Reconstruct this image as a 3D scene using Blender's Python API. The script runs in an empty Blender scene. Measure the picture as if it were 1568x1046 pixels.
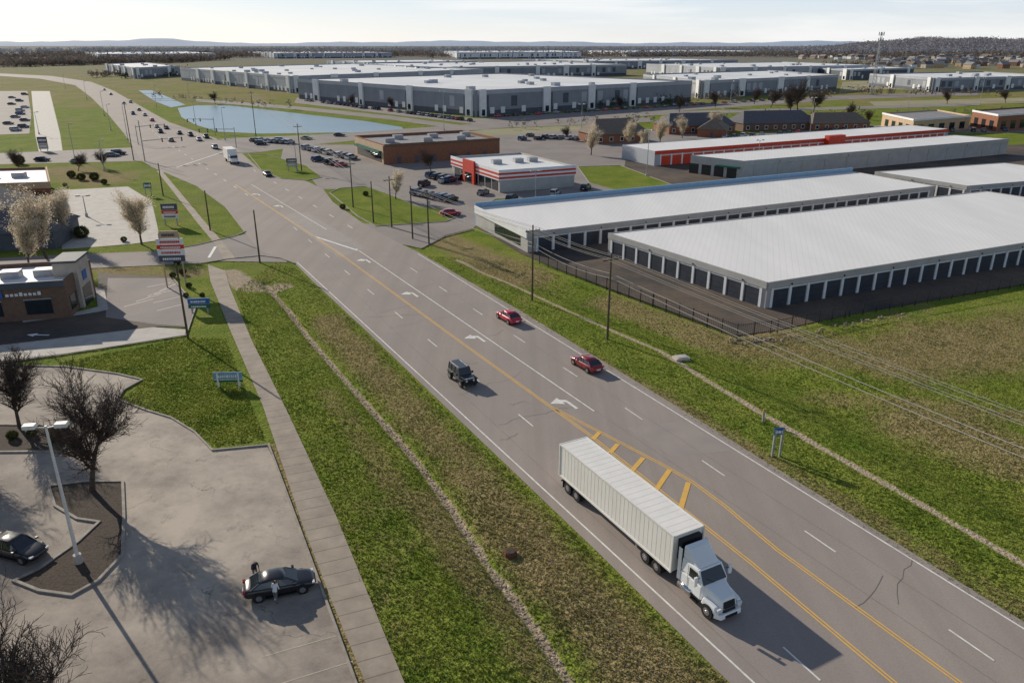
import bpy, math, random
import numpy as np
from mathutils import Vector
random.seed(7); np.random.seed(7)
S=bpy.context.scene
F=1180.0; CH=35.0; PT=math.atan(457/1180.0); CP,SP=math.cos(PT),math.sin(PT)
def G(u,v,z=0.0):
    x=(u-784)/F; y=(523-v)/F
    Y=CP+y*SP; Z=-SP+y*CP
    t=(CH-z)/(-Z)
    return (x*t, Y*t)
def dep(u,v):
    return CH/(SP-(523-v)/F*CP)
def hgt(u,v,vt):
    t=dep(u,v); yc=(523-v)/F; yt=(523-vt)/F
    return t*(yt-yc)/(CP+yt*SP)
def GL(l,z=0): return [G(u,v,z) for u,v in l]
# ---------------------------------------------------------------- materials
def nmat(name):
    m=bpy.data.materials.new(name); m.use_nodes=True
    nt=m.node_tree; b=nt.nodes['Principled BSDF']; return m,nt,b
def N(nt,t,**k):
    n=nt.nodes.new(t)
    for a,v in k.items(): setattr(n,a,v)
    return n
def coord(nt,rot=0,scale=(1,1,1)):
    tc=N(nt,'ShaderNodeTexCoord'); mp=N(nt,'ShaderNodeMapping')
    mp.inputs['Rotation'].default_value=(0,0,rot); mp.inputs['Scale'].default_value=scale
    nt.links.new(tc.outputs['Object'],mp.inputs['Vector']); return mp.outputs[0]
def noise(nt,vec,scale,detail=3,rough=.6,dist=0):
    n=N(nt,'ShaderNodeTexNoise'); n.inputs['Scale'].default_value=scale; n.inputs['Detail'].default_value=detail
    n.inputs['Roughness'].default_value=rough; n.inputs['Distortion'].default_value=dist
    nt.links.new(vec,n.inputs['Vector']); return n.outputs['Fac']
def rng(nt,val,a,b,c=0,d=1):
    n=N(nt,'ShaderNodeMapRange'); n.inputs[1].default_value=a;n.inputs[2].default_value=b;n.inputs[3].default_value=c;n.inputs[4].default_value=d
    nt.links.new(val,n.inputs[0]); return n.outputs[0]
def mix(nt,f,a,b,mode='MIX'):
    n=N(nt,'ShaderNodeMix',data_type='RGBA',blend_type=mode)
    if isinstance(f,(int,float)): n.inputs[0].default_value=f
    else: nt.links.new(f,n.inputs[0])
    for i,v in ((6,a),(7,b)):
        if isinstance(v,tuple): n.inputs[i].default_value=(v[0],v[1],v[2],1)
        else: nt.links.new(v,n.inputs[i])
    return n.outputs[2]
def math_(nt,op,a,b):
    n=N(nt,'ShaderNodeMath',operation=op)
    for i,v in ((0,a),(1,b)):
        if isinstance(v,(int,float)): n.inputs[i].default_value=v
        else: nt.links.new(v,n.inputs[i])
    return n.outputs[0]
def bumpn(nt,b,h,st,dist=.05):
    n=N(nt,'ShaderNodeBump'); n.inputs['Strength'].default_value=st; n.inputs['Distance'].default_value=dist
    nt.links.new(h,n.inputs['Height']); nt.links.new(n.outputs[0],b.inputs['Normal'])
def mat(name,c,c2=None,scale=.8,rough=.8,bump=0,bscale=8,metal=0,spec=.4,st=(1,1,1)):
    m,nt,b=nmat(name)
    if c2 is None: c2=tuple(x*.78 for x in c)
    v=coord(nt,0,st)
    f=rng(nt,noise(nt,v,scale,3),.3,.7)
    nt.links.new(mix(nt,f,c,c2),b.inputs['Base Color'])
    b.inputs['Roughness'].default_value=rough; b.inputs['Metallic'].default_value=metal
    b.inputs['Specular IOR Level'].default_value=spec
    if bump: bumpn(nt,b,noise(nt,v,bscale,2),bump)
    return m
RAZ=math.radians(29.3)   # road azimuth (left of +Y)
RD=np.array([-math.sin(RAZ),math.cos(RAZ)]); RN=np.array([math.cos(RAZ),math.sin(RAZ)])
def asphalt(name,c,c2,streak=0,crack=.5,crs=.13,tint=None,fine=.25,ts=.05):
    m,nt,b=nmat(name)
    v=coord(nt)
    f=rng(nt,noise(nt,v,.09,4,.65,.2),.32,.68)
    col=mix(nt,f,c,c2)
    if streak:
        vs=coord(nt,-RAZ,(1,.012,1)); s=rng(nt,noise(nt,vs,.55,3,.6),.35,.65)
        col=mix(nt,math_(nt,'MULTIPLY',s,streak),col,tuple(x*.76 for x in c),'MIX')
    fi=rng(nt,noise(nt,v,7,2,.75),.25,.75,1-fine,1+fine*.6)
    col2=N(nt,'ShaderNodeVectorMath',operation='SCALE'); nt.links.new(col,col2.inputs[0]); nt.links.new(fi,col2.inputs['Scale']); col=col2.outputs[0]
    if tint:
        col=mix(nt,rng(nt,noise(nt,v,ts,6,.72,.0),.42,.62,0,.85),col,tint)
        col=mix(nt,rng(nt,noise(nt,v,.45,4,.8,.0),.56,.68,0,.4),col,tuple(x*.6 for x in c2))
    if crack:
        nn=N(nt,'ShaderNodeTexNoise'); nn.inputs['Scale'].default_value=.3; nn.inputs['Detail'].default_value=5; nt.links.new(v,nn.inputs['Vector'])
        sc=N(nt,'ShaderNodeVectorMath',operation='SCALE'); sc.inputs['Scale'].default_value=7; nt.links.new(nn.outputs['Color'],sc.inputs[0])
        ad=N(nt,'ShaderNodeVectorMath',operation='ADD'); nt.links.new(v,ad.inputs[0]); nt.links.new(sc.outputs[0],ad.inputs[1])
        vo=N(nt,'ShaderNodeTexVoronoi',feature='DISTANCE_TO_EDGE'); vo.inputs['Scale'].default_value=crs; nt.links.new(ad.outputs[0],vo.inputs['Vector'])
        cr=rng(nt,vo.outputs['Distance'],.001,.004,1,0); gate=rng(nt,noise(nt,v,.1,2),.45,.6,.1,1)
        col=mix(nt,math_(nt,'MULTIPLY',math_(nt,'MULTIPLY',cr,gate),crack),col,(.07,.062,.055))
    nt.links.new(col,b.inputs['Base Color']); b.inputs['Roughness'].default_value=.85; b.inputs['Specular IOR Level'].default_value=.2
    return m
M={}
M['road']=asphalt('road_asphalt',(.375,.32,.285),(.325,.28,.252),streak=.5,crack=0,fine=.12)
M['lot']=asphalt('weathered_lot',(.33,.28,.24),(.225,.19,.165),crack=.8,crs=.085,tint=(.56,.48,.39),fine=.2,ts=.05)
M['street']=asphalt('street_asphalt',(.32,.28,.255),(.25,.22,.205),crack=0,fine=.15)
M['dark']=asphalt('new_asphalt',(.064,.058,.055),(.09,.076,.068),crack=0,tint=(.17,.125,.09),fine=.25,ts=.04)
M['conc']=mat('concrete',(.54,.50,.45),(.42,.385,.345),.6,.85)
def walkmat():
    m,nt,b=nmat('sidewalk_concrete'); v=coord(nt)
    col=mix(nt,rng(nt,noise(nt,v,.5,5,.7),.3,.7),(.41,.34,.27),(.26,.215,.17))
    vr=coord(nt,math.radians(-22)); w=N(nt,'ShaderNodeTexWave',wave_type='BANDS',bands_direction='Y'); w.inputs['Scale'].default_value=.21
    nt.links.new(vr,w.inputs['Vector'])
    col=mix(nt,rng(nt,w.outputs['Fac'],0,.012,.7,0),col,(.08,.07,.055))
    nt.links.new(col,b.inputs['Base Color']); b.inputs['Roughness'].default_value=.9; return m
M['walk']=walkmat()
M['kerb']=mat('kerb_concrete',(.40,.36,.31),(.24,.21,.18),1.2,.85)
M['mulch']=mat('mulch',(.035,.028,.022),(.10,.07,.05),6,.95,.8,14)
M['soil']=mat('bare_soil',(.44,.35,.25),(.22,.17,.12),2.5,.95)
M['sealed']=mat('crack_sealant',(.16,.14,.125),(.26,.23,.21),.7,.7)
M['patch']=mat('road_patch',(.30,.26,.235),(.35,.30,.27),.4,.8)
M['white_line']=mat('worn_white_paint',(.90,.88,.84),(.62,.59,.54),1.6,.6)
M['faded_line']=mat('faded_paint',(.56,.48,.34),(.36,.31,.26),1.6,.7)
M['yellow_line']=mat('worn_yellow_paint',(.86,.49,.07),(.68,.42,.13),1.2,.6)
def roofmat(name,c,c2,rot=0,seam=.6,sd=.35):
    m,nt,b=nmat(name); v=coord(nt,rot)
    col=mix(nt,rng(nt,noise(nt,coord(nt,rot,(1,.15,1)),.12,5,.7),.3,.7),c,c2)
    w=N(nt,'ShaderNodeTexWave',wave_type='BANDS',bands_direction='X'); w.inputs['Scale'].default_value=sd; nt.links.new(v,w.inputs['Vector'])
    col=mix(nt,rng(nt,w.outputs['Fac'],0,.12,seam,0),col,tuple(x*.7 for x in c))
    nt.links.new(col,b.inputs['Base Color']); b.inputs['Roughness'].default_value=.5; return m
M['roofw']=roofmat('white_metal_roof',(.90,.87,.83),(.78,.755,.725),math.radians(17),.3)
M['roofm']=mat('white_membrane_roof',(.89,.88,.86),(.70,.70,.70),.03,.6)
M['roofg']=mat('grey_gravel_roof',(.31,.30,.305),(.21,.205,.215),.4,.8)
M['shingle']=mat('dark_shingles',(.09,.088,.10),(.14,.135,.145),1.5,.9)
M['shinglebr']=mat('brown_shingles',(.16,.12,.095),(.22,.18,.145),1.5,.9)
M['wallw']=mat('white_panel',(.82,.82,.82),(.70,.70,.71),.3,.7)
M['wallg']=mat('grey_tilt_panel',(.28,.295,.33),(.225,.24,.275),.15,.8)
M['wallg2']=mat('light_grey_panel',(.44,.46,.50),(.37,.39,.43),.15,.8)
M['walldk']=mat('dark_panel',(.10,.11,.135),(.07,.08,.10),.3,.7)
M['block']=mat('tan_block',(.50,.44,.37),(.40,.35,.30),.8,.85)
M['stgrey']=mat('storage_grey_siding',(.47,.45,.43),(.39,.375,.355),.5,.7)
M['brick']=mat('brick',(.32,.135,.075),(.21,.095,.06),2,.9)
M['brickdk']=mat('brown_brick',(.14,.085,.062),(.19,.12,.085),2,.9)
M['tan']=mat('tan_stucco',(.57,.41,.26),(.45,.32,.21),.8,.85)
M['red']=mat('red_panel',(.62,.05,.02),(.52,.035,.015),.6,.5)
M['teal']=mat('green_awning',(.02,.14,.10),None,1,.6)
M['blue']=mat('blue_panel',(.03,.14,.42),None,1,.5)
M['bluetrim']=mat('blue_trim',(.24,.40,.56),(.20,.35,.50),1,.5)
M['black']=mat('black_metal',(.02,.02,.022),None,2,.5)
M['wire']=mat('aluminium_wire',(.45,.43,.40),None,2,1.0,spec=0)
M['door']=mat('rollup_door',(.05,.06,.08),(.03,.036,.05),.5,.45)
M['wood']=mat('pole_wood',(.14,.11,.08),(.09,.07,.05),3,.9,st=(4,4,.3),spec=.1)
M['galv']=mat('galvanised_metal',(.42,.43,.44),(.33,.34,.35),2,.5,metal=.5)
M['lampw']=mat('lamp_white_paint',(.74,.72,.68),(.62,.6,.57),2,.5)
M['bark']=mat('bark',(.13,.10,.085),(.08,.06,.05),4,.95,spec=.1)
M['tyre']=mat('tyre_rubber',(.018,.018,.019),None,6,.85)
M['rim']=mat('wheel_alloy',(.5,.5,.51),(.35,.35,.36),5,.3,metal=.8)
M['chrome']=mat('chrome',(.7,.7,.72),None,5,.15,metal=1)
M['trwhite']=mat('trailer_white',(.88,.85,.80),(.79,.76,.71),.6,.5)
M['trseam']=mat('trailer_seam',(.74,.71,.66),(.80,.77,.72),.9,.5)
M['cabw']=mat('cab_white',(.88,.88,.87),(.82,.82,.82),.6,.25)
M['skin']=mat('skin',(.42,.24,.16),None,9,.6)
M['hair']=mat('hair',(.03,.02,.015),None,9,.8)
M['shirt']=mat('white_shirt',(.80,.80,.82),None,6,.9)
M['shirtd']=mat('dark_jacket',(.03,.035,.05),None,6,.9)
M['jeans']=mat('grey_trousers',(.16,.16,.18),None,6,.9)
M['litw']=mat('headlamp',(.8,.8,.8),None,4,.15)
M['litr']=mat('tail_lamp',(.35,.01,.01),None,4,.25)
def glass(name,c=(.015,.02,.025)):
    m,nt,b=nmat(name); v=coord(nt)
    nt.links.new(mix(nt,noise(nt,v,1.5,2),c,tuple(x*1.8 for x in c)),b.inputs['Base Color']); b.inputs['Roughness'].default_value=.06; b.inputs['Specular IOR Level'].default_value=.8; return m
M['glass']=glass('window_glass'); 
def paint(name,c):
    m,nt,b=nmat(name); v=coord(nt); nt.links.new(mix(nt,rng(nt,noise(nt,v,2,2),.3,.7),c,tuple(x*.85 for x in c)),b.inputs['Base Color'])
    b.inputs['Roughness'].default_value=.28; b.inputs['Metallic'].default_value=.15; b.inputs['Coat Weight'].default_value=.7; b.inputs['Coat Roughness'].default_value=.08; return m
PC={k:paint('car_paint_'+k,c) for k,c in dict(red=(.58,.012,.045),darkred=(.30,.012,.018),black=(.012,.013,.018),white=(.78,.78,.78),grey=(.14,.15,.16),silver=(.42,.43,.45),blue=(.04,.09,.2),jeep=(.06,.065,.07)).items()}
def watermat():
    m,nt,b=nmat('pond_water'); v=coord(nt)
    nt.links.new(mix(nt,noise(nt,v,.02,3),(.22,.32,.39),(.30,.41,.47)),b.inputs['Base Color']); b.inputs['Roughness'].default_value=.3; b.inputs['Specular IOR Level'].default_value=.3
    bumpn(nt,b,noise(nt,v,.8,3),.35,.15); return m
M['water']=watermat()
def leafmat(name,c,c2,sc=1.2,tr=.25):
    m,nt,b=nmat(name); v=coord(nt)
    col=mix(nt,rng(nt,noise(nt,v,sc,1),.35,.65),c,c2)
    nt.links.new(col,b.inputs['Base Color']); b.inputs['Roughness'].default_value=.9; b.inputs['Specular IOR Level'].default_value=.05
    t=N(nt,'ShaderNodeBsdfTranslucent'); nt.links.new(col,t.inputs[0]); mx=N(nt,'ShaderNodeMixShader'); mx.inputs[0].default_value=tr
    nt.links.new(b.outputs[0],mx.inputs[1]); nt.links.new(t.outputs[0],mx.inputs[2]); nt.links.new(mx.outputs[0],nt.nodes['Material Output'].inputs[0]); return m
M['blossom']=leafmat('blossom',(.80,.71,.56),(.60,.50,.37),2,.45)
M['shrub']=leafmat('shrub_leaves',(.06,.08,.025),(.10,.11,.04),2)
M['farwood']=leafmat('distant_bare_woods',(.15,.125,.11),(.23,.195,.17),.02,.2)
M['farwood2']=leafmat('hazy_woods',(.22,.25,.30),(.29,.31,.36),.01,.2)  # blue-grey tint paints aerial haze into the far trees
M['hillwood']=leafmat('hazy_hillside_woods',(.23,.225,.25),(.32,.305,.32),.01,.2)  # bare woods, lightened to carry haze in the base colour
M['evergreen']=leafmat('evergreen',(.05,.075,.04),(.08,.10,.05),.05,.1)
M['hazehill']=mat('hazy_hills',(.38,.47,.60),(.34,.42,.55),.0006,1)  # pale blue base colour stands in for aerial haze
M['farfield']=mat('tan_field',(.38,.32,.21),(.22,.22,.10),.02,.95)
def grassmat(name,attr=True):
    m,nt,b=nmat(name); v=coord(nt)
    nl=noise(nt,v,.13,4,.7)
    g=mix(nt,rng(nt,nl,.34,.64),(.125,.20,.022),(.25,.28,.05))
    nf=noise(nt,v,5.5,4,.8)
    g=mix(nt,rng(nt,nf,.38,.52,.65,0),g,(.05,.075,.012))
    g=mix(nt,rng(nt,nf,.52,.68,0,.6),g,(.38,.37,.10))
    if attr:
        nz=noise(nt,v,.42,5,.82); nb=noise(nt,coord(nt,.5,(1,.45,1)),.05,3,.6)
        dry=mix(nt,rng(nt,nz,.35,.65),(.42,.32,.175),(.26,.215,.085)); dry=mix(nt,rng(nt,nf,.48,.60,0,.8),dry,(.09,.08,.028))
        soil=mix(nt,rng(nt,nf,.35,.65),(.60,.49,.36),(.26,.20,.14))
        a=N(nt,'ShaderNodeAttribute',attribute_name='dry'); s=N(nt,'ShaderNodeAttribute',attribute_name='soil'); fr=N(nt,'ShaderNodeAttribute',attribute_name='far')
        q=math_(nt,'ADD',math_(nt,'MULTIPLY',nz,1.3),rng(nt,nb,.42,.7,-.05,.28))
        f=rng(nt,math_(nt,'ADD',a.outputs['Fac'],q),.78,1.10)
        g=mix(nt,f,g,dry)
        f2=rng(nt,math_(nt,'ADD',s.outputs['Fac'],nz),.92,1.15)
        g=mix(nt,f2,g,soil)
        g=mix(nt,fr.outputs['Fac'],g,(.21,.205,.195))  # aerial haze painted into the ground colour, growing with distance
    nt.links.new(g,b.inputs['Base Color']); b.inputs['Roughness'].default_value=.95; b.inputs['Specular IOR Level'].default_value=.03
    bumpn(nt,b,noise(nt,v,3.5,2,.7),.8,.25)
    return m
M['ground']=grassmat('ground_grass'); M['lawn']=grassmat('lawn_grass',False)
def tuftmat():
    m,nt,b=nmat('grass_blades'); a=N(nt,'ShaderNodeAttribute',attribute_name='dry'); r=N(nt,'ShaderNodeAttribute',attribute_name='var')
    g=mix(nt,r.outputs['Fac'],(.085,.145,.016),(.30,.32,.06)); d=mix(nt,r.outputs['Fac'],(.18,.15,.055),(.50,.39,.22)); g=mix(nt,a.outputs['Fac'],g,d)
    nt.links.new(g,b.inputs['Base Color']); b.inputs['Roughness'].default_value=.95; b.inputs['Specular IOR Level'].default_value=.03
    t=N(nt,'ShaderNodeBsdfTranslucent'); nt.links.new(g,t.inputs[0]); mx=N(nt,'ShaderNodeMixShader'); mx.inputs[0].default_value=.35
    nt.links.new(b.outputs[0],mx.inputs[1]); nt.links.new(t.outputs[0],mx.inputs[2]); nt.links.new(mx.outputs[0],nt.nodes['Material Output'].inputs[0]); return m
M['tuft']=tuftmat()
# ---------------------------------------------------------------- mesh helpers
class MB:
    def __init__(s): s.v=[];s.f=[]
    def add(s,vs,fs):
        n=len(s.v); s.v+= [tuple(map(float,p)) for p in vs]; s.f+=[tuple(i+n for i in f) for f in fs]
    def hexa(s,p): s.add(p,[(0,3,2,1),(4,5,6,7),(0,1,5,4),(1,2,6,5),(2,3,7,6),(3,0,4,7)])
    def box(s,x0,x1,y0,y1,z0,z1):
        s.hexa([(x0,y0,z0),(x1,y0,z0),(x1,y1,z0),(x0,y1,z0),(x0,y0,z1),(x1,y0,z1),(x1,y1,z1),(x0,y1,z1)])
    def rbox(s,c,ang,lx,ly,z0,z1):
        ca,sa=math.cos(ang),math.sin(ang); P=[]
        for z in (z0,z1):
            for a,b_ in ((-1,-1),(1,-1),(1,1),(-1,1)):
                x=a*lx/2;y=b_*ly/2; P.append((c[0]+x*ca-y*sa,c[1]+x*sa+y*ca,z))
        s.hexa(P)
    def tube(s,p0,p1,r0,r1,n=8,caps=True):
        p0=np.array(p0,float);p1=np.array(p1,float); d=p1-p0; L=np.linalg.norm(d)
        if L<1e-6: return
        d/=L; a=np.array([0,0,1.]) if abs(d[2])<.9 else np.array([1.,0,0]); u=np.cross(d,a);u/=np.linalg.norm(u);w=np.cross(d,u)
        vs=[]
        for p,r in ((p0,r0),(p1,r1)):
            for i in range(n):
                t=2*math.pi*i/n; vs.append(p+r*(math.cos(t)*u+math.sin(t)*w))
        fs=[(i,(i+1)%n,n+(i+1)%n,n+i) for i in range(n)]
        if caps: fs+=[tuple(range(n-1,-1,-1)),tuple(range(n,2*n))]
        s.add(vs,fs)
    def poly(s,pts,z):
        A=sum(pts[i][0]*pts[(i+1)%len(pts)][1]-pts[(i+1)%len(pts)][0]*pts[i][1] for i in range(len(pts)))
        if A<0: pts=pts[::-1]
        s.add([(p[0],p[1],z) for p in pts],[tuple(range(len(pts)))])
    def ribbon(s,pts,w,z0,z1=None,closed=False,off=0):
        pts=[np.array(p[:2],float) for p in pts]; n=len(pts); L=[];R=[]
        for i in range(n):
            if closed: a,b_=pts[i-1],pts[(i+1)%n]
            else: a,b_=pts[max(i-1,0)],pts[min(i+1,n-1)]
            e1=pts[i]-a; e2=b_-pts[i]
            if np.linalg.norm(e1)<1e-9:e1=e2
            if np.linalg.norm(e2)<1e-9:e2=e1
            e1=e1/np.linalg.norm(e1);e2=e2/np.linalg.norm(e2); t=e1+e2; t/=max(np.linalg.norm(t),1e-6); nn=np.array([-t[1],t[0]])
            k=1/max(.5,abs(np.dot(nn,np.array([-e1[1],e1[0]]))))
            L.append(pts[i]+nn*(w/2*k+off*k));R.append(pts[i]+nn*(-w/2*k+off*k))
        m=n if closed else n-1
        if z1 is None:
            s.add([(p[0],p[1],z0) for p in R]+[(p[0],p[1],z0) for p in L],[(i,(i+1)%n,n+(i+1)%n,n+i) for i in range(m)])
        else:
            vs=[(p[0],p[1],z0) for p in R]+[(p[0],p[1],z0) for p in L]+[(p[0],p[1],z1) for p in R]+[(p[0],p[1],z1) for p in L]; fs=[]
            for i in range(m):
                j=(i+1)%n; fs+=[(2*n+i,2*n+j,3*n+j,3*n+i),(i,j,2*n+j,2*n+i),(n+j,n+i,3*n+i,3*n+j)]
            if not closed: fs+=[(0,2*n,3*n,n),(n-1,2*n-1,4*n-1,3*n-1)]
            s.add(vs,fs)
    def loft(s,rings,close=True):
        n=len(rings[0]); vs=[p for r in rings for p in r]; fs=[]
        for k in range(len(rings)-1):
            for i in range(n):
                j=(i+1)%n; fs.append((k*n+i,k*n+j,(k+1)*n+j,(k+1)*n+i))
        if close: fs+=[tuple(range(n-1,-1,-1)),tuple((len(rings)-1)*n+i for i in range(n))]
        s.add(vs,fs)
    def edgebox(s,p,q,s0,s1,z0,z1,d0,d1,c):
        p=np.array(p,float);q=np.array(q,float);e=q-p;e/=np.linalg.norm(e);nn=np.array([e[1],-e[0]])
        if np.dot(nn,(p+q)/2-np.array(c))<0: nn=-nn
        P=[]
        for z in (z0,z1):
            for a,b_ in ((s0,d0),(s1,d0),(s1,d1),(s0,d1)):
                r=p+e*a+nn*b_; P.append((r[0],r[1],z))
        s.hexa(P)
def link(o): S.collection.objects.link(o); return o
def mkmesh(name,v,f,mats,o=(0,0,0),mi=None,smooth=False):
    me=bpy.data.meshes.new(name); oo=np.array([o[0],o[1],o[2] if len(o)>2 else 0])
    me.from_pydata([tuple(np.array(p)-oo) for p in v] if any(oo) else v,[],f)
    for m in mats: me.materials.append(m)
    if mi is not None: me.polygons.foreach_set('material_index',mi)
    if smooth: me.polygons.foreach_set('use_smooth',[True]*len(me.polygons))
    if smooth is not None:
        import bmesh
        bm=bmesh.new(); bm.from_mesh(me); bmesh.ops.recalc_face_normals(bm,faces=bm.faces); bm.to_mesh(me); bm.free()
    me.update(); return me
class Asset:
    def __init__(s,name,o=(0,0,0),rot=0,world=True): s.name=name;s.o=tuple(o)+(0,)*(3-len(o));s.rot=rot;s.world=world;s.p={}
    def part(s,n,m,**k):
        if n not in s.p: s.p[n]=(MB(),m,k)
        return s.p[n][0]
    def finish(s,join=False):
        sub=s.o if s.world else (0,0,0)
        if join:
            v=[];f=[];mi=[];ms=[]
            for n,(mb,m,k) in s.p.items():
                b=len(v); v+=mb.v; f+=[tuple(i+b for i in q) for q in mb.f]; mi+=[len(ms)]*len(mb.f); ms.append(m)
            me=mkmesh(s.name,v,f,ms,sub,mi); o=link(bpy.data.objects.new(s.name,me)); o.location=s.o; o.rotation_euler[2]=s.rot; return o
        e=link(bpy.data.objects.new(s.name,None)); e.empty_display_size=.5; e.location=s.o; e.rotation_euler[2]=s.rot
        for n,(mb,m,k) in s.p.items():
            if not mb.v: continue
            me=mkmesh(n,mb.v,mb.f,[m],sub,None,k.get('smooth',False)); o=link(bpy.data.objects.new(n,me)); o.parent=e
            if k.get('bevel'):
                b=o.modifiers.new('b','BEVEL'); b.width=k['bevel']; b.segments=2; b.limit_method='ANGLE'
            if k.get('sub'):
                b=o.modifiers.new('s','SUBSURF'); b.levels=b.render_levels=k['sub']
        return e
def single(name,fn,m,o=None):
    mb=MB(); fn(mb); me=mkmesh(name,mb.v,mb.f,[m],(0,0,0),None,None); return link(bpy.data.objects.new(name,me))
def sheet(name,px,m,lvl,world=None):
    return single(name,lambda b:b.poly(world if world else GL(px),.004*lvl),m)
def rawmesh(name,V,Fc,m,attrs=None):
    me=bpy.data.meshes.new(name); k=Fc.shape[1]
    me.vertices.add(len(V)); me.vertices.foreach_set('co',V.astype(np.float32).ravel())
    me.loops.add(Fc.size); me.loops.foreach_set('vertex_index',Fc.astype(np.int32).ravel())
    me.polygons.add(len(Fc)); me.polygons.foreach_set('loop_start',np.arange(0,Fc.size,k,dtype=np.int32)); me.polygons.foreach_set('loop_total',np.full(len(Fc),k,dtype=np.int32))
    me.materials.append(m); me.update(calc_edges=True)
    for a,d in (attrs or {}).items():
        at=me.attributes.new(a,'FLOAT','POINT'); at.data.foreach_set('value',d.astype(np.float32))
    return link(bpy.data.objects.new(name,me))
def pdist(X,Y,pl):
    D=np.full(X.shape,1e9)
    for (ax,ay),(bx,by) in zip(pl[:-1],pl[1:]):
        dx,dy=bx-ax,by-ay; t=np.clip(((X-ax)*dx+(Y-ay)*dy)/(dx*dx+dy*dy),0,1)
        D=np.minimum(D,np.hypot(X-ax-t*dx,Y-ay-t*dy))
    return D
def inpoly(X,Y,pl):
    c=np.zeros(X.shape,bool); n=len(pl)
    for i in range(n):
        x1,y1=pl[i];x2,y2=pl[i-1]
        if y1==y2: continue
        c^=((y1>Y)!=(y2>Y))&(X<(x2-x1)*(Y-y1)/(y2-y1)+x1)
    return c
# ---------------------------------------------------------------- terrain
DITCH=GL([(405,432),(440,470),(470,510),(540,590),(585,640),(630,690),(690,770),(745,855),(810,940),(880,1046),(960,1170)])
SWALE=GL([(760,410),(1000,502),(1190,570),(1400,680),(1568,765),(1750,850)])
TRAIL=GL([(700,398),(780,430),(880,478),(940,505),(1010,535),(1080,580),(1180,640),(1250,680),(1400,765),(1568,862),(1750,970)])
DRY=[(GL([(500,490),(590,585),(690,690),(810,835),(900,930),(1030,1046),(1140,1150)]),2.2,.44),
     (GL([(780,800),(880,910),(1000,1046)]),3.0,.48),
     (GL([(650,760),(730,880),(850,1046),(920,1150)]),1.6,.34),
     (GL([(760,470),(900,548),(1100,660),(1568,935),(1750,1040)]),1.4,.34),
     (GL([(1180,525),(1350,545),(1480,530),(1700,480)]),7,.42),(GL([(1400,640),(1568,700)]),4,.36),(GL([(1250,600),(1568,640)]),2,.3),
     (GL([(680,365),(730,395),(800,420)]),4,.5),(GL([(930,460),(1130,530),(1190,530)]),3,.4),
     (GL([(90,262),(150,275)]),8,.6),(GL([(500,600),(620,760)]),1.2,.22),(GL([(140,410),(290,418)]),3,.4),
     (GL([(411,684),(435,747),(468,838),(504,935),(546,1050),(620,1240)]),.5,.6),(GL([(900,1060),(1020,1046),(1100,1046)]),3,.3)]
def terrain(X,Y):
    d=pdist(X,Y,DITCH); s=pdist(X,Y,SWALE)
    return -.03-.34*np.exp(-(d/.55)**2)-.25*np.exp(-(d/2.6)**2)-.7*np.exp(-(s/4)**2)
def axis(lo,hi,step,far0,far1,n):
    a=np.arange(lo,hi,step)
    l=lo-np.geomspace(2,lo-far0,n)[::-1]; r=hi+np.geomspace(2,far1-hi,n); return np.concatenate([l,a,r])
xs=axis(-70,120,.4,-30000,30000,45); ys=axis(25,190,.4,-3000,40000,50)
X,Y=np.meshgrid(xs,ys); Xf,Yf=X.ravel(),Y.ravel()
near=(Xf>-75)&(Xf<125)&(Yf>20)&(Yf<195)
Z=np.full(Xf.shape,-.03); Z[near]=terrain(Xf[near],Yf[near])-np.random.rand(near.sum())*.06
dry=np.zeros(Xf.shape); soil=np.zeros(Xf.shape)
for pl,w,a in DRY: 
    d=pdist(Xf,Yf,pl); dry=np.maximum(dry,a*np.clip(1.5-d/w,0,1))
dry=np.maximum(dry,np.where(Yf>450,.28,0.0)); 
soil=.85*np.exp(-(pdist(Xf,Yf,TRAIL)/.55)**2)
soil=np.maximum(soil,.85*np.exp(-(pdist(Xf,Yf,DITCH)/.5)**2))
soil=np.maximum(soil,.95*np.exp(-(pdist(Xf,Yf,GL([(345,418),(385,440),(425,438)]))/2.8)**2))
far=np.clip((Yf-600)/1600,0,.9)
nx,ny=len(xs),len(ys); I=np.arange(nx*ny).reshape(ny,nx)
Fc=np.stack([I[:-1,:-1].ravel(),I[:-1,1:].ravel(),I[1:,1:].ravel(),I[1:,:-1].ravel()],1)
rawmesh('ground',np.stack([Xf,Yf,Z],1),Fc,M['ground'],{'dry':dry,'soil':soil,'far':far})
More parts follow.
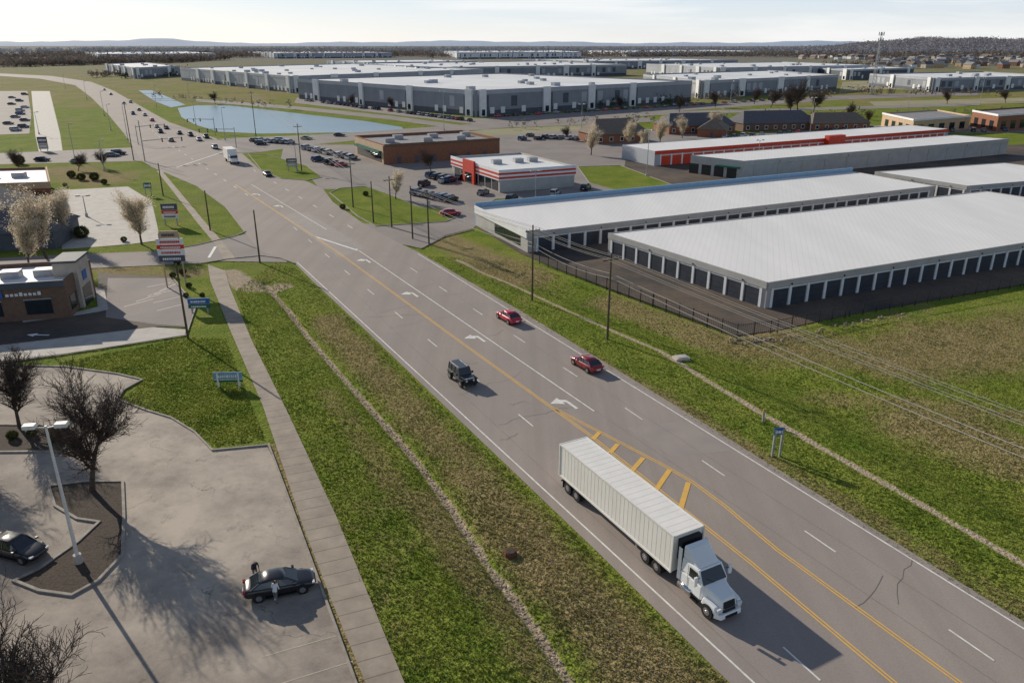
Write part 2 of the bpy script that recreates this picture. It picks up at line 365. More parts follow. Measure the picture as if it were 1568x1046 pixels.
def tufts(name,px,n,hmin=.05,hmax=.14,fall=1.0):
    pl=GL(px); P=np.array(pl); lo,hi=P.min(0),P.max(0)
    x=np.random.uniform(lo[0],hi[0],n*4); y=np.random.uniform(lo[1],hi[1],n*4)
    k=inpoly(x,y,pl)&(np.random.rand(n*4)<np.clip((45/np.maximum(y,45))**fall,0,1)); x,y=x[k][:n],y[k][:n]
    so=pdist(x,y,TRAIL)<.5; so|=pdist(x,y,DITCH)<.45; x,y=x[~so],y[~so]; n=len(x)
    z=terrain(x,y)
    dr=np.zeros(n)
    for pl2,w,a in DRY: dr=np.maximum(dr,a*np.clip(1.5-pdist(x,y,pl2)/w,0,1))
    dr=np.clip(dr*1.6+np.random.normal(0,.2,n),0,1)
    pv=.5+.2*np.sin(x*.9+1.3*np.sin(y*.5))+.18*np.sin(y*.7+1.7*np.sin(x*.33))
    V=[];A=[];B=[]
    for b in range(3):
        a=np.random.rand(n)*math.tau; w=np.random.uniform(.02,.08,n); h=np.random.uniform(hmin,hmax,n); ox,oy=np.random.normal(0,.06,(2,n)); lx,ly=np.random.normal(0,.05,(2,n))
        V.append(np.stack([np.stack([x+ox-w*np.cos(a),y+oy-w*np.sin(a),z-.02],1),np.stack([x+ox+w*np.cos(a),y+oy+w*np.sin(a),z-.02],1),np.stack([x+ox+lx,y+oy+ly,z+h],1)],1)); A.append(np.repeat(dr,3)); B.append(np.repeat(np.clip(pv+np.random.normal(0,.25,n),0,1),3))
    V=np.concatenate(V).reshape(-1,3)
    rawmesh(name,V,np.arange(len(V)).reshape(-1,3),M['tuft'],{'dry':np.concatenate(A),'var':np.concatenate(B)})
tufts('grass',[(622,1046),(560,900),(515,790),(440,630),(385,520),(360,445),(420,402),(455,412),(562,512),(700,645),(914,850),(1114,1048),(1200,1130),(660,1130)],42000)
tufts('grass',[(1010,612),(1568,962),(1750,1075),(1800,560),(1568,470),(1190,515),(1130,520),(800,400),(650,392)],46000,fall=.9)
tufts('grass',[(90,555),(290,516),(345,518),(405,672),(330,684),(262,636),(222,624),(185,611),(222,582)],11000)
# ---------------------------------------------------------------- roads and pavements
LEFT=[(1420,1330),(1300,1215),(1118,1046),(918,848),(703,643),(562,508),(480,432),(452,404),(430,396)]
RIGHT=[(612,373),(640,386),(800,478),(1000,600),(1300,786),(1568,952),(1900,1160),(2050,1255)]
sheet('main_road',[(u,v) for u,v in LEFT]+[(400,385),(375,357),(345,318),(300,285),(232,256),(215,245),(205,228),(190,205),(165,175),(140,150),(115,131),(60,121),(0,117),(-200,110),(-200,108),(0,113),(80,117),(140,126),(175,140),(215,163),(260,188),(330,212),(365,230),(400,262),(470,278),(495,290),(510,310),(560,345)]+RIGHT,M['road'],4)
sheet('side_street',[(440,402),(330,400),(300,404),(140,411),(-200,430),(-200,405),(130,389),(240,385),(300,375),(380,358),(430,385)],M['street'],3)
sheet('cross_street',[(-300,248),(0,235),(210,226),(350,212),(480,207),(560,202),(760,188),(1000,180),(1000,187),(760,197),(560,214),(480,222),(400,233),(215,247),(0,252),(-300,268)],M['street'],2)
sheet('side_street',[(555,343),(690,340),(720,318),(742,330),(725,350),(680,361),(645,380),(612,374)],M['street'],3)
sheet('shop_parking_lot',[(490,290),(475,272),(430,243),(435,222),(560,222),(760,200),(960,212),(962,250),(1060,282),(880,300),(760,305),(722,322),(690,341),(640,318),(560,300),(520,290)],M['street'],1)
sheet('storage_yard_pavement',[(725,345),(800,390),(930,442),(1128,514),(1190,506),(1300,482),(1568,436),(2100,350),(2100,250),(1568,222),(960,232),(955,262),(1030,285),(900,297),(745,322)],M['dark'],2)
sheet('parking_lot',[(-350,1330),(680,1330),(600,1180),(548,1046),(505,930),(470,835),(437,745),(409,682),(325,690),(298,662),(262,640),(222,628),(180,612),(190,597),(218,582),(180,573),(100,562),(0,560),(-300,566)],M['lot'],1)
sheet('drive_through_lane',[(-300,548),(0,529),(240,500),(292,502),(300,470),(262,424),(150,418),(150,480),(-300,520)],M['dark'],1)
sheet('customer_parking_lot',[(162,486),(240,497),(288,500),(297,470),(262,426),(165,426)],M['street'],2)
sheet('concrete_apron',[(-300,566),(-300,547),(0,529),(235,501),(285,505),(283,513),(100,541),(0,553)],M['conc'],3)
sheet('shop_walkway',[(35,494),(112,484),(150,478),(166,474),(160,444),(146,440),(150,470),(100,482),(35,488)],M['conc'],4)
sheet('concrete_parking_lot',[(82,292),(196,286),(232,308),(246,368),(200,374),(150,378),(95,382)],M['conc'],1)
sheet('sidewalk',[(700,1250),(620,1046),(560,900),(515,790),(440,630),(385,520),(352,440),(345,415),(318,405),(322,430),(350,500),(402,620),(462,800),(508,920),(560,1046),(630,1250)],M['walk'],1)
sheet('sidewalk',[(345,400),(330,375),(305,345),(270,300),(240,262),(248,262),(280,300),(318,345),(342,372),(362,398)],M['walk'],6)
sheet('frontage_road',[(48,140),(76,140),(92,205),(96,232),(60,235),(54,207)],M['conc'],1)
sheet('frontage_parking_lot',[(-120,140),(42,140),(48,175),(45,205),(-160,212)],M['street'],1)
sheet('pond',[(272,166),(300,162),(350,162),(420,170),(480,177),(560,186),(615,195),(622,203),(560,203),(480,204),(400,205),(335,202),(300,192),(278,180)],M['water'],1)
sheet('pond',[(212,139),(232,139),(262,151),(284,161),(262,165),(238,156)],M['water'],1)
for px in ([(505,296),(520,289),(560,286),(600,300),(640,316),(688,322),(700,333),(682,340),(575,347),(548,332)],[(380,236),(410,238),(470,255),(493,272),(470,277),(430,274),(400,261)],[(885,256),(950,254),(1030,284),(942,292),(903,281)]):
    sheet('lawn',px,M['lawn'],5)
    single('kerb',lambda b:b.ribbon(GL(px),.2,0,.14,True),M['kerb'])
ISL=[[(75,745),(130,738),(188,738),(190,790),(188,850),(150,890),(110,912),(60,905),(22,890),(60,872),(120,830),(152,800),(118,795),(84,775)],[(-120,650),(60,652),(108,656),(122,668),(112,684),(90,692),(-120,694)]]
for px in ISL:
    sheet('planting_bed',px,M['mulch'],14); single('kerb',lambda b:b.ribbon(GL(px),.22,0,.14,True),M['kerb'])
single('kerb',lambda b:b.ribbon(GL([(625,1250),(545,1046),(503,930),(468,835),(435,745),(411,680)]),.16,0,.12),M['kerb'])
single('kerb',lambda b:b.ribbon(GL([(409,682),(325,690),(298,662),(262,640),(222,628),(180,612),(190,597),(218,582),(180,573),(100,562),(0,560),(-200,564)]),.18,0,.13),M['kerb'])
single('kerb',lambda b:b.ribbon(GL([(452,404),(430,396),(400,392),(350,397),(300,405)]),.2,0,.13),M['kerb'])
single('kerb',lambda b:b.ribbon(GL([(240,386),(300,376),(360,362),(376,355),(345,316),(300,284)]),.2,0,.13),M['kerb'])
single('kerb',lambda b:b.ribbon(GL([(725,352),(680,363),(645,381),(622,376)]),.2,0,.13),M['kerb'])
single('kerb',lambda b:b.ribbon(GL([(0,556),(100,543),(285,514),(300,470),(262,423)]),.2,0,.13),M['kerb'])
mb=MB()
for i in range(1700):
    k=random.randrange(len(DITCH)-1);t=random.random();a,b_=DITCH[k],DITCH[k+1]
    x=a[0]+(b_[0]-a[0])*t+random.gauss(0,.16);y=a[1]+(b_[1]-a[1])*t+random.gauss(0,.16)
    z=float(terrain(np.array([x]),np.array([y]))[0]); r=random.uniform(.03,.12)
    mb.rbox((x,y),random.random()*3,r*1.6,r,z-.03,z+r*.5)
for i in range(1500):
    pl=DRY[random.choice((0,1,1,2))][0]; k=random.randrange(len(pl)-1);t=random.random();a,b_=pl[k],pl[k+1]
    x=a[0]+(b_[0]-a[0])*t+random.gauss(0,1.3);y=a[1]+(b_[1]-a[1])*t+random.gauss(0,1.0)
    if pdist(np.array([x]),np.array([y]),GL(LEFT))[0]<.8 or (np.dot((x,y),RN)>29.2): continue
    z=float(terrain(np.array([x]),np.array([y]))[0]); r=random.uniform(.02,.06); mb.rbox((x,y),random.random()*3,r*1.7,r,z-.03,z+r*.6)
RK=GL([(1118,521),(1190,520),(1300,498),(1400,478)])
for i in range(160):
    k=random.randrange(3);t=random.random();a,b_=RK[k],RK[k+1]; x=a[0]+(b_[0]-a[0])*t+random.gauss(0,.5);y=a[1]+(b_[1]-a[1])*t+random.gauss(0,.5); r=random.uniform(.06,.2); mb.rbox((x,y),random.random()*3,r*1.6,r,-.5,r*.5)
me=mkmesh('rubble',mb.v,mb.f,[M['soil']],(0,0,0),None,None); link(bpy.data.objects.new('ditch_rubble',me))
# ---------------------------------------------------------------- markings
ZM=.032
def lines(name,pls,w,m,z=ZM,offs=(0,)):
    b=MB()
    for pl in pls:
        for o in offs: b.ribbon(GL(pl),w,z,off=o)
    me=mkmesh(name,b.v,b.f,[m],(0,0,0),None,None); return link(bpy.data.objects.new(name,me))
sheet('road_patch',[(960,655),(1030,700),(1120,690),(1045,645)],M['patch'],5)
sheet('road_patch',[(430,330),(520,395),(560,380),(470,325)],M['patch'],5)
lines('pavement_joint',[[(490,400),(1020,895),(1240,1105)],[(530,371),(1430,980),(1620,1110)],[(590,383),(1568,1010)]],.045,M['sealed'],z=.024)
mb=MB(); R=random.Random(4)
for i in range(18):
    l=R.uniform(38,150)*1.0; s0=R.uniform(29.5,44); p=RN*s0+RD*(l-20); pts=[p]; d=(RN*(1 if R.random()<.75 else .3)+RD*R.uniform(-.35,.35)); 
    for k in range(R.randint(5,12)):
        q=pts[-1]+d*.9+RD*R.gauss(0,.22); s=float(np.dot(q,RN)); 
        if s>48.6 or s<29.6: break
        pts.append(q)
    if len(pts)>2: mb.ribbon(pts,R.uniform(.03,.05),.028)
link(bpy.data.objects.new('sealed_cracks',mkmesh('c',mb.v,mb.f,[M['sealed']],(0,0,0),None,None)))
lines('edge_line',[[(455,402),(1155,1046),(1360,1235)],[(640,389),(1000,611),(1568,963),(1900,1170)]],.14,M['white_line'])
lines('turn_lane_line',[[(545,381),(910,630)],[(385,283),(500,352)]],.16,M['white_line'])
lines('centre_line',[[(360,283),(515,385),(690,513),(850,628),(905,668),(1150,862),(1370,1046),(1500,1150)],[(850,626),(905,655),(950,678),(1020,715),(1060,738),(1110,775),(1190,842),(1470,1046),(1640,1170)]],.11,M['yellow_line'],offs=(-.12,.12))
lines('median_hatching',[[(918,662),(908,673)],[(946,680),(934,694)],[(985,701),(967,722)],[(1026,719),(1004,751)],[(1054,739),(1042,780)]],.45,M['yellow_line'],z=ZM+.004)
def dashes(name,pl,first,L,gap,w,m):
    P=[np.array(p) for p in GL(pl)]; b=MB()
    seg=[np.linalg.norm(P[i+1]-P[i]) for i in range(len(P)-1)]; T=sum(seg)
    def at(s):
        for i,g in enumerate(seg):
            if s<=g or i==len(seg)-1: return P[i]+(P[i+1]-P[i])*s/g
            s-=g
    s=first
    while s+L<T: b.ribbon([at(s),at(s+L)],w,ZM); s+=L+gap
    me=mkmesh(name,b.v,b.f,[m],(0,0,0),None,None); link(bpy.data.objects.new(name,me))
dashes('lane_dashes',[(1600,1065),(1422,943),(965,630),(600,392)],3,3.0,9,.13,M['white_line'])
dashes('lane_dashes',[(1330,1110),(1230,1018),(827,662),(520,408),(440,340)],3.5,3.0,9,.13,M['white_line'])
dashes('lane_dashes',[(540,350),(400,268),(300,205)],0,3.2,9,.2,M['white_line'])
dashes('lane_dashes',[(380,300),(250,215),(185,160)],0,3.2,9,.2,M['white_line'])
def arrow(u,v,s=1.15):
    c=np.array(G(u,v)); b=MB(); pts=[(.2,-1.6),(.2,.35),(-.35,.75),(-.35,1.2),(-1.5,.45),(-.35,-.3),(-.35,.2),(-.08,.0),(-.08,-1.6)]
    W=[tuple(c+RN*(x*s)+RD*(y*s)) for x,y in pts]; b.poly(W,ZM)
    me=mkmesh('a',b.v,b.f,[M['white_line']],(0,0,0),None,None); link(bpy.data.objects.new('turn_arrow',me))
for u,v in ((868,616),(732,517),(632,450),(561,399),(430,316),(395,298)): arrow(u,v)
lines('stop_line',[[(270,257),(345,232)],[(480,362),(548,384)],[(320,395),(330,378)]],.5,M['white_line'])
lines('parking_stall_line',[[(400,1006),(515,973)],[(425,1048),(540,1012)],[(0,1210),(560,1075)]],.09,M['faded_line'],z=.012)
lines('parking_stall_line',[[(190+i*18,470-i*8),(235+i*12,458-i*8)] for i in range(4)]+[[(225+i*5,440+i*12),(262+i*6,433+i*11)] for i in range(4)],.12,M['white_line'],z=.016)
def arrow2(u,v):
    b=MB(); c=np.array(G(u,v)); e=np.array([-1,.05]);n=np.array([.05,1])
    b.poly([tuple(c+e*x+n*y) for x,y in [(-1.5,-.15),(.3,-.15),(.3,-.6),(1.5,0),(.3,.6),(.3,.15),(-1.5,.15)]],.012)
    link(bpy.data.objects.new('lane_arrow',mkmesh('a',b.v,b.f,[M['white_line']],(0,0,0),None,None)))
arrow2(58,513)
# ---------------------------------------------------------------- buildings
def inset(foot,d):
    n=len(foot);r=[]
    for i in range(n):
        p=np.array(foot[i]);a=np.array(foot[i-1]);b=np.array(foot[(i+1)%n]); e1=(p-a)/np.linalg.norm(p-a);e2=(b-p)/np.linalg.norm(b-p)
        n1=np.array([-e1[1],e1[0]]);n2=np.array([-e2[1],e2[0]]); m=n1+n2; m/=np.linalg.norm(m); r.append(tuple(p+m*d/max(.3,np.dot(m,n1))))
    return r
def ccw(f):
    A=sum(f[i][0]*f[(i+1)%len(f)][1]-f[(i+1)%len(f)][0]*f[i][1] for i in range(len(f))); return f if A>0 else f[::-1]
def shell(A,foot,h,wm,rm,par=.4,t=.25,z0=0):
    foot=ccw([tuple(p) for p in foot]); n=len(foot); ins=inset(foot,t); w=A.part('walls',wm); 
    vs=[(p[0],p[1],z0) for p in foot]+[(p[0],p[1],h) for p in foot]+[(p[0],p[1],h) for p in ins]+[(p[0],p[1],h-par) for p in ins]; fs=[]
    for i in range(n):
        j=(i+1)%n; fs+=[(i,j,n+j,n+i),(n+i,n+j,2*n+j,2*n+i),(2*n+i,2*n+j,3*n+j,3*n+i)]
    w.add(vs,fs); A.part('roof',rm).poly(ins,h-par)
def para(NL,FL,NR,h,fl=None):
    a=np.array(G(*NL,h));b=np.array(G(*FL,h));c=np.array(G(*NR,h)); return a,b,c,[tuple(a),tuple(c),tuple(c+b-a),tuple(b)]
def cen(f): return np.mean(np.array(f),0)
def rtu(A,c,ang,s=2.0,z=0,m=None):
    A.part('rooftop_units' if m is None else 'roof_vents',m or M['galv']).rbox(c,ang,s*1.4,s,z,z+s*.6)
def ang(p,q): return math.atan2(q[1]-p[1],q[0]-p[0])
def storage(name,NL,FL,NR,h,ext=1.0,dm='door',wm='stgrey',rm='roofw',bay=3.35,left=True,wcol='wallw',trim=None,dh=.68):
    a,b,c,foot=para(NL,FL,NR,h); c=a+(c-a)*ext; foot=[tuple(a),tuple(c),tuple(c+b-a),tuple(b)]; C=cen(foot)
    A=Asset(name,tuple(a)); shell(A,foot,h,M[wm],M[rm],.12,.2)
    for (p,q) in [(a,c)]+([(a,b)] if left else []):
        L=np.linalg.norm(q-p); n=int((L-1)/bay); o=(L-n*bay)/2
        A.part('fascia',M[trim or wm]).edgebox(p,q,.05,L-.05,h*.76,h+.06,.004,.18,C)
        for i in range(n):
            s0=o+i*bay
            A.part('roller_doors',M[dm]).edgebox(p,q,s0+.35,s0+bay-.35,0,h*dh,.006,.03,C)
            if dm=='door':
                for zz in (.3,.6,.9): A.part('door_slats',M['black']).edgebox(p,q,s0+.36,s0+bay-.36,h*dh*zz,h*dh*zz+.04,.03,.04,C)
            A.part('pillars',M[wcol]).edgebox(p,q,s0-.22,s0+.22,0,h*.76,.01,.12,C)
            A.part('door_heads',M[wcol]).edgebox(p,q,s0+.3,s0+bay-.3,h*dh,h*dh+.18,.012,.06,C)
            if i%3==1: A.part('wall_lights',M['black']).edgebox(p,q,s0-.1,s0+.1,h*.80,h*.86,.18,.3,C)
        A.part('pillars',M[wcol]).edgebox(p,q,o+n*bay-.22,o+n*bay+.22,0,h*.76,.01,.12,C)
    return A,a,b,c,C
A,a,b,c,C=storage('self_storage_building',(1176,433),(932,357),(1568,372),3.8,1.8); A.finish()
A,a,b,c,C=storage('self_storage_building',(808,356),(728,318),(1432,285),3.7,1.0,left=False)
L=np.linalg.norm(b-a)
A.part('end_fascia',M['wallw']).edgebox(a,b,0,L,2.6,4.1,.01,.25,C)
for s in np.linspace(3,L-12,5): A.part('windows',M['glass']).edgebox(a,b,s,s+2.2,.6,2.5,.01,.06,C); A.part('window_frames',M['black']).edgebox(a,b,s+1.05,s+1.15,.6,2.5,.062,.09,C)
d=c+b-a
A.part('rear_parapet',M['bluetrim']).edgebox(b,d,0,np.linalg.norm(d-b),0,4.6,0.02,.4,C)
A.finish()
A,a,b,c,C=storage('self_storage_building',(1482,285),(1340,263),(1568,278),3.8,2.5); A.finish()
A,a,b,c,C=storage('self_storage_building',(1140,247),(1058,238),(1545,213),5.0,1.0,dm='stgrey',wcol='stgrey',left=False,bay=9)
L=np.linalg.norm(b-a)
for s in (2,6,10,14): A.part('entrance_glass',M['glass']).edgebox(a,b,s,s+3,0,2.8,.02,.06,C)
A.part('canopy',M['teal']).edgebox(a,b,1,8,2.9,3.3,.0,1.2,C); A.finish()
A,a,b,c,C=storage('self_storage_building',(1003,232),(953,222),(1453,198),4.4,1.0,dm='red',wm='wallg2',trim='red',left=False,bay=4.2,dh=.66)
L=np.linalg.norm(c-a); A.part('stair_tower',M['red']).edgebox(a,c,L*.52,L*.52+8,0,5.4,.02,2.0,C); A.finish()
a,b,c,foot=para((765,262),(692,240),(880,254),5.4); C=cen(foot); A=Asset('auto_parts_store',tuple(a)); shell(A,foot,5.4,M['stgrey'],M['roofm'],.5)
for p,q in ((a,c),(a,b)):
    L=np.linalg.norm(q-p); A.part('white_band',M['wallw']).edgebox(p,q,-.2,L+.2,3.0,5.6,.02,.3,C)
    for z in (3.35,4.35): A.part('red_stripes',M['red']).edgebox(p,q,-.25,L+.25,z,z+.5,.302,.36,C)
L=np.linalg.norm(b-a)
for s in np.linspace(1,L-5,7): A.part('storefront_glass',M['glass']).edgebox(a,b,s,s+L/9,.3,2.8,.02,.07,C)
A.part('entrance_surround',M['red']).edgebox(a,b,L*.45,L*.45+7,0,6.0,.37,.9,C); A.part('entrance_glass',M['glass']).edgebox(a,b,L*.45+1.5,L*.45+5.5,0,2.8,.9,.95,C)
for t in (.3,.6,.8): rtu(A,tuple(a+(c-a)*t+(b-a)*.5),ang(a,c),1.8,4.9)
A.finish()
a,b,c,foot=para((588,222),(543,208),(765,212),6.0); C=cen(foot); A=Asset('brick_retail_building',tuple(a)); shell(A,foot,6.0,M['brick'],M['roofg'],.8)
L=np.linalg.norm(b-a)
A.part('facade',M['tan']).edgebox(a,b,.5,L-.5,0,5.6,.02,.3,C)
for s in np.linspace(2,L-7,6): A.part('shop_windows',M['glass']).edgebox(a,b,s,s+4,.4,3,.31,.36,C); A.part('awnings',M['teal']).edgebox(a,b,s-.2,s+4.2,3.1,3.9,.32,1.3,C)
L=np.linalg.norm(c-a)
for s in np.linspace(4,L-6,6): A.part('rear_doors',M['walldk']).edgebox(a,c,s,s+1.2,0,2.2,.01,.06,C)
A.part('cornice',M['brickdk']).edgebox(a,c,0,L,5.3,6.1,.02,.2,C)
for t in (.15,.3,.45,.6,.75,.9): rtu(A,tuple(a+(c-a)*t+(b-a)*random.uniform(.3,.7)),ang(a,c),2.2,5.2)
A.finish()
a,b,c,foot=para((97,430),(137,397),(-120,444),5.2); C=cen(foot); A=Asset('pizza_restaurant',tuple(a)); shell(A,foot,5.2,M['brickdk'],M['roofm'],.6)
L=np.linalg.norm(c-a)
for s in (2,8,14,20): A.part('windows',M['glass']).edgebox(a,c,s,s+3.2,.8,2.8,.02,.07,C); A.part('window_frames',M['galv']).edgebox(a,c,s-.1,s+3.3,2.82,2.95,.02,.1,C)
A.part('cornice',M['walldk']).edgebox(a,c,0,L,4.5,5.35,.02,.25,C)
A.part('sign_panel',M['blue']).edgebox(a,c,7.6,8.9,3.3,4.3,.1,.2,C)
for i in range(8): A.part('sign_letters',M['wallw']).edgebox(a,c,3.0+i*.55,3.38+i*.55,3.5,3.5+(.5 if i in(0,4) else .36),.1,.2,C)
L=np.linalg.norm(b-a); A.part('corner_tower',M['block']).edgebox(a,b,L*.35,L*.8,0,6.6,-2.5,.5,C); A.part('corner_tower_cap',M['walldk']).edgebox(a,b,L*.35-.15,L*.8+.15,6.6,6.9,-2.65,.65,C)
A.part('entrance_glass',M['glass']).edgebox(a,b,L*.42,L*.72,0,2.8,.5,.56,C); A.part('side_windows',M['glass']).edgebox(a,b,L*.08,L*.3,.8,2.8,.02,.07,C)
A.part('accent_sign',M['blue']).edgebox(a,b,L*.5,L*.64,3.6,4.9,.5,.6,C)
for t in (.25,.5,.75): rtu(A,tuple(a+(c-a)*t+(b-a)*.5),ang(a,c),1.7,4.6)
A.finish()
a,b,c,foot=para((75,279),(70,256),(-160,286),5.0); C=cen(foot); A=Asset('office_building',tuple(a)); shell(A,foot,5,M['brick'],M['roofm'],.6)
L=np.linalg.norm(c-a)
for s in np.arange(1.5,L-4,5): A.part('windows',M['glass']).edgebox(a,c,s,s+2.6,.8,2.9,.02,.07,C)
A.part('band',M['tan']).edgebox(a,c,0,L,3.6,5.1,.02,.25,C); L=np.linalg.norm(b-a); A.part('band_side',M['tan']).edgebox(a,b,0,L,3.6,5.1,.02,.25,C)
for t in (.2,.4): rtu(A,tuple(a+(c-a)*t+(b-a)*.5),ang(a,c),2,4.4)
A.finish()
def gable(name,c,an,L,W,h,rh,wm,rm,hip=0.0,o=.5,ret=False,windows=True):
    A=Asset(name,(0,0,0),an,False); w=A.part('walls',wm); w.box(-L/2,L/2,-W/2,W/2,0,h)
    r=A.part('roof',rm); x=L/2+o;y=W/2+o; k=hip
    r.add([(-x,-y,h),(x,-y,h),(x,y,h),(-x,y,h),(-x+k,0,h+rh),(x-k,0,h+rh)],[(0,1,5,4),(2,3,4,5),(1,2,5),(3,0,4),(0,3,2,1)])
    if windows:
        g=A.part('windows',M['glass']); f=A.part('window_frames',M['wallw'])
        n=max(2,int(L/4))
        for i in range(n):
            xx=-L/2+(i+.5)*L/n
            for sy in (-1,1):
                g.box(xx-.6,xx+.6,sy*(W/2+.03)-.02,sy*(W/2+.03)+.02,.9,2.2); f.box(xx-.75,xx+.75,sy*(W/2+.01)-.015,sy*(W/2+.01)+.015,.75,2.35)
        A.part('door',M['walldk']).box(-L/2-.05,-L/2,-.5,.5,0,2.1)
    A.o=(c[0],c[1],0); return A
gable('dark_roof_building',G(18,372),math.radians(10),20,13,3.2,3.4,M['walldk'],M['shingle'],3).finish()
gable('dark_roof_building',G(-10,340),math.radians(100),18,12,3.2,3.2,M['brick'],M['shingle'],3).finish()
for (u,v,a_,L,W,h,rh,wm,rm,nm) in [(938,216,20,22,15,3.3,5,'brick','shinglebr','brick_office_building'),(1062,202,15,30,15,3.2,4.5,'brick','shingle','brick_office_building'),(1092,208,70,14,11,3,4,'brick','shinglebr','brick_office_building'),(1180,198,12,34,15,3.2,4.6,'brickdk','shingle','brick_office_building'),(1275,198,8,26,13,3,4,'brick','shinglebr','brick_office_building')]:
    gable(nm,G(u,v),math.radians(a_),L,W,h,rh,M[wm],M[rm],4).finish()
for NL,FL,NR,h,wm in [((1400,183),(1352,173),(1487,177),6,'tan'),((1530,176),(1490,169),(1640,168),7,'brick')]:
    a,b,c,foot=para(NL,FL,NR,h); C=cen(foot); A=Asset('commercial_building',tuple(a)); shell(A,foot,h,M[wm],M['roofg'],.6)
    for p,q in ((a,c),(a,b)):
        L=np.linalg.norm(q-p)
        for s in np.arange(3,L-5,7): A.part('windows',M['glass']).edgebox(p,q,s,s+3.5,.8,h*.6,.02,.08,C)
        A.part('cornice',M['wallw']).edgebox(p,q,0,L,h-.7,h+.1,.02,.3,C)
    A.finish()
def warehouse(NL,FL,NR,h,seed,wm='wallg',step=42,vis_left=True,rm='roofm'):
    R=random.Random(seed); a,b,c,foot=para(NL,FL,NR,h); C=cen(foot); A=Asset('warehouse',tuple(a)); shell(A,foot,h,M[wm],M[rm],.8,.5)
    for p,q in ((a,c),(a,b)):
        L=np.linalg.norm(q-p)
        A.part('dark_base',M['walldk']).edgebox(p,q,1,L-1,h*.0,h*.22,.02,.1,C)
        A.part('cap_band',M['wallg2']).edgebox(p,q,1,L-1,h*.84,h*.98,.03,.12,C)
        s=2
        while s<L-12:
            w=R.choice((4,5,7)); A.part('white_columns',M['wallw']).edgebox(p,q,s,s+w,0,h+.45,.13,1.2,C)
            A.part('windows',M['glass']).edgebox(p,q,s+w*.25,s+w*.75,.5,3.5,1.2,1.28,C)
            e=s+w+3
            A.part('corner_panels',M['walldk']).edgebox(p,q,s+w,s+w+2.2,0,h*.8,.13,.2,C)
            while e<s+step-8 and e<L-6:
                if R.random()<.5:
                    dk=R.random()<.4; A.part('panel_dark' if dk else 'panel_light',M['walldk'] if dk else M['wallg2']).edgebox(p,q,e,e+4,h*.34,h*.74,.03,.09,C)
                else: A.part('dock_doors',M['wallw']).edgebox(p,q,e,e+2.8,1.2,4.3,.11,.18,C)
                e+=7
            s+=step*R.uniform(.8,1.25)
    La=np.linalg.norm(c-a);Lb=np.linalg.norm(b-a)
    for i in range(int(La*Lb/2600)+3): rtu(A,tuple(a+(c-a)*R.uniform(.04,.96)+(b-a)*R.uniform(.06,.94)),ang(a,c),R.uniform(1.8,3.4),h-.8,M['wallg2'] if R.random()<.6 else None)
    return A.finish()
warehouse((728,139),(455,121),(1060,124),12.8,1)
warehouse((1075,124),(985,114),(1284,115),11.5,11)
warehouse((445,117),(275,104),(740,106),12,2,'wallg2')
warehouse((205,104),(160,98),(275,101),11,3,'wallg')
warehouse((640,104),(560,97),(960,99),12,4)
warehouse((1100,104),(990,98),(1330,100),12,5,'wallg2')
warehouse((900,94),(800,91),(1130,92),11,6)
warehouse((700,81),(680,78.5),(890,80),14,7,'wallw')
warehouse((1430,120),(1332,113),(1620,116),10,8)
warehouse((1300,107),(1250,104),(1400,104),10,18,'walldk')
warehouse((560,96),(500,93),(730,94),11,9,'wallg2')
warehouse((150,83),(130,80),(330,82),13,10,'wallw'); warehouse((420,82),(380,79.5),(600,81),12,12,'wallg2')
warehouse((960,80),(900,78),(1160,79),12,13,'wallw')
hm=[]
for i in range(4):
    o=gable('suburban_house',(0,0),0,14,10,5.5,4,M[['tan','brick','wallw','block'][i]],M[['roofg','roofg','shinglebr','shingle'][i]],0); ob=o.finish(join=True); hm.append(ob.data); bpy.data.objects.remove(ob)
for i in range(190):
    u=random.uniform(1215,1640); v=random.uniform(86,106) if u>1340 else random.uniform(84,92); x,y=G(u,v)
    o=link(bpy.data.objects.new('suburban_house',random.choice(hm))); o.location=(x,y,0 ); o.rotation_euler[2]=random.choice((.3,1.87,.5,2.1,-.4)); 
# ---------------------------------------------------------------- trees
def tree_geo(seed,H,spread=.55,levels=4,blossom=False,density=1.0):
    R=random.Random(seed); mb=MB(); tips=[]
    def br(p,d,L,r,lv):
        seg=4 if lv<2 else 3; n=6 if lv==0 else (4 if lv==1 else 3); pts=[p]
        for i in range(seg):
            d=d+np.array([R.gauss(0,.10+.04*lv),R.gauss(0,.10+.04*lv),R.gauss(0,.05)+.05*(lv>0)]); d/=np.linalg.norm(d)
            q=pts[-1]+d*L/seg; r0=r*(1-.7*i/seg); r1=r*(1-.7*(i+1)/seg); mb.tube(pts[-1],q,max(r0,.018),max(r1,.013),n,False); pts.append(q)
            if lv<levels:
                k={0:3,1:3,2:2,3:2}.get(lv,2)
                if lv==0 and i<1: continue
                for _ in range(k if R.random()<density else k-1):
                    az=R.random()*math.tau; sp=R.uniform(.5,1.0)*spread*(1.5 if lv==0 else 1.3)
                    a=np.array([0,0,1.]) if abs(d[2])<.9 else np.array([1.,0,0]); u=np.cross(d,a);u/=np.linalg.norm(u);w=np.cross(d,u)
                    nd=d*math.cos(sp)+(u*math.cos(az)+w*math.sin(az))*math.sin(sp); nd[2]+=.12; nd/=np.linalg.norm(nd)
                    s=R.random(); st=pts[-2]*(1-s)+pts[-1]*s
                    br(st,nd,L*R.uniform(.48,.68)*(1.05 if lv==0 else 1),r1*.72+.006,lv+1)
        tips.append(pts[-1]); 
        if lv>=levels-1: tips.extend(pts[1:])
    br(np.array([0,0,-.1]),np.array([R.gauss(0,.03),R.gauss(0,.03),1.]),H*.62,H*.026,0)
    return mb,tips
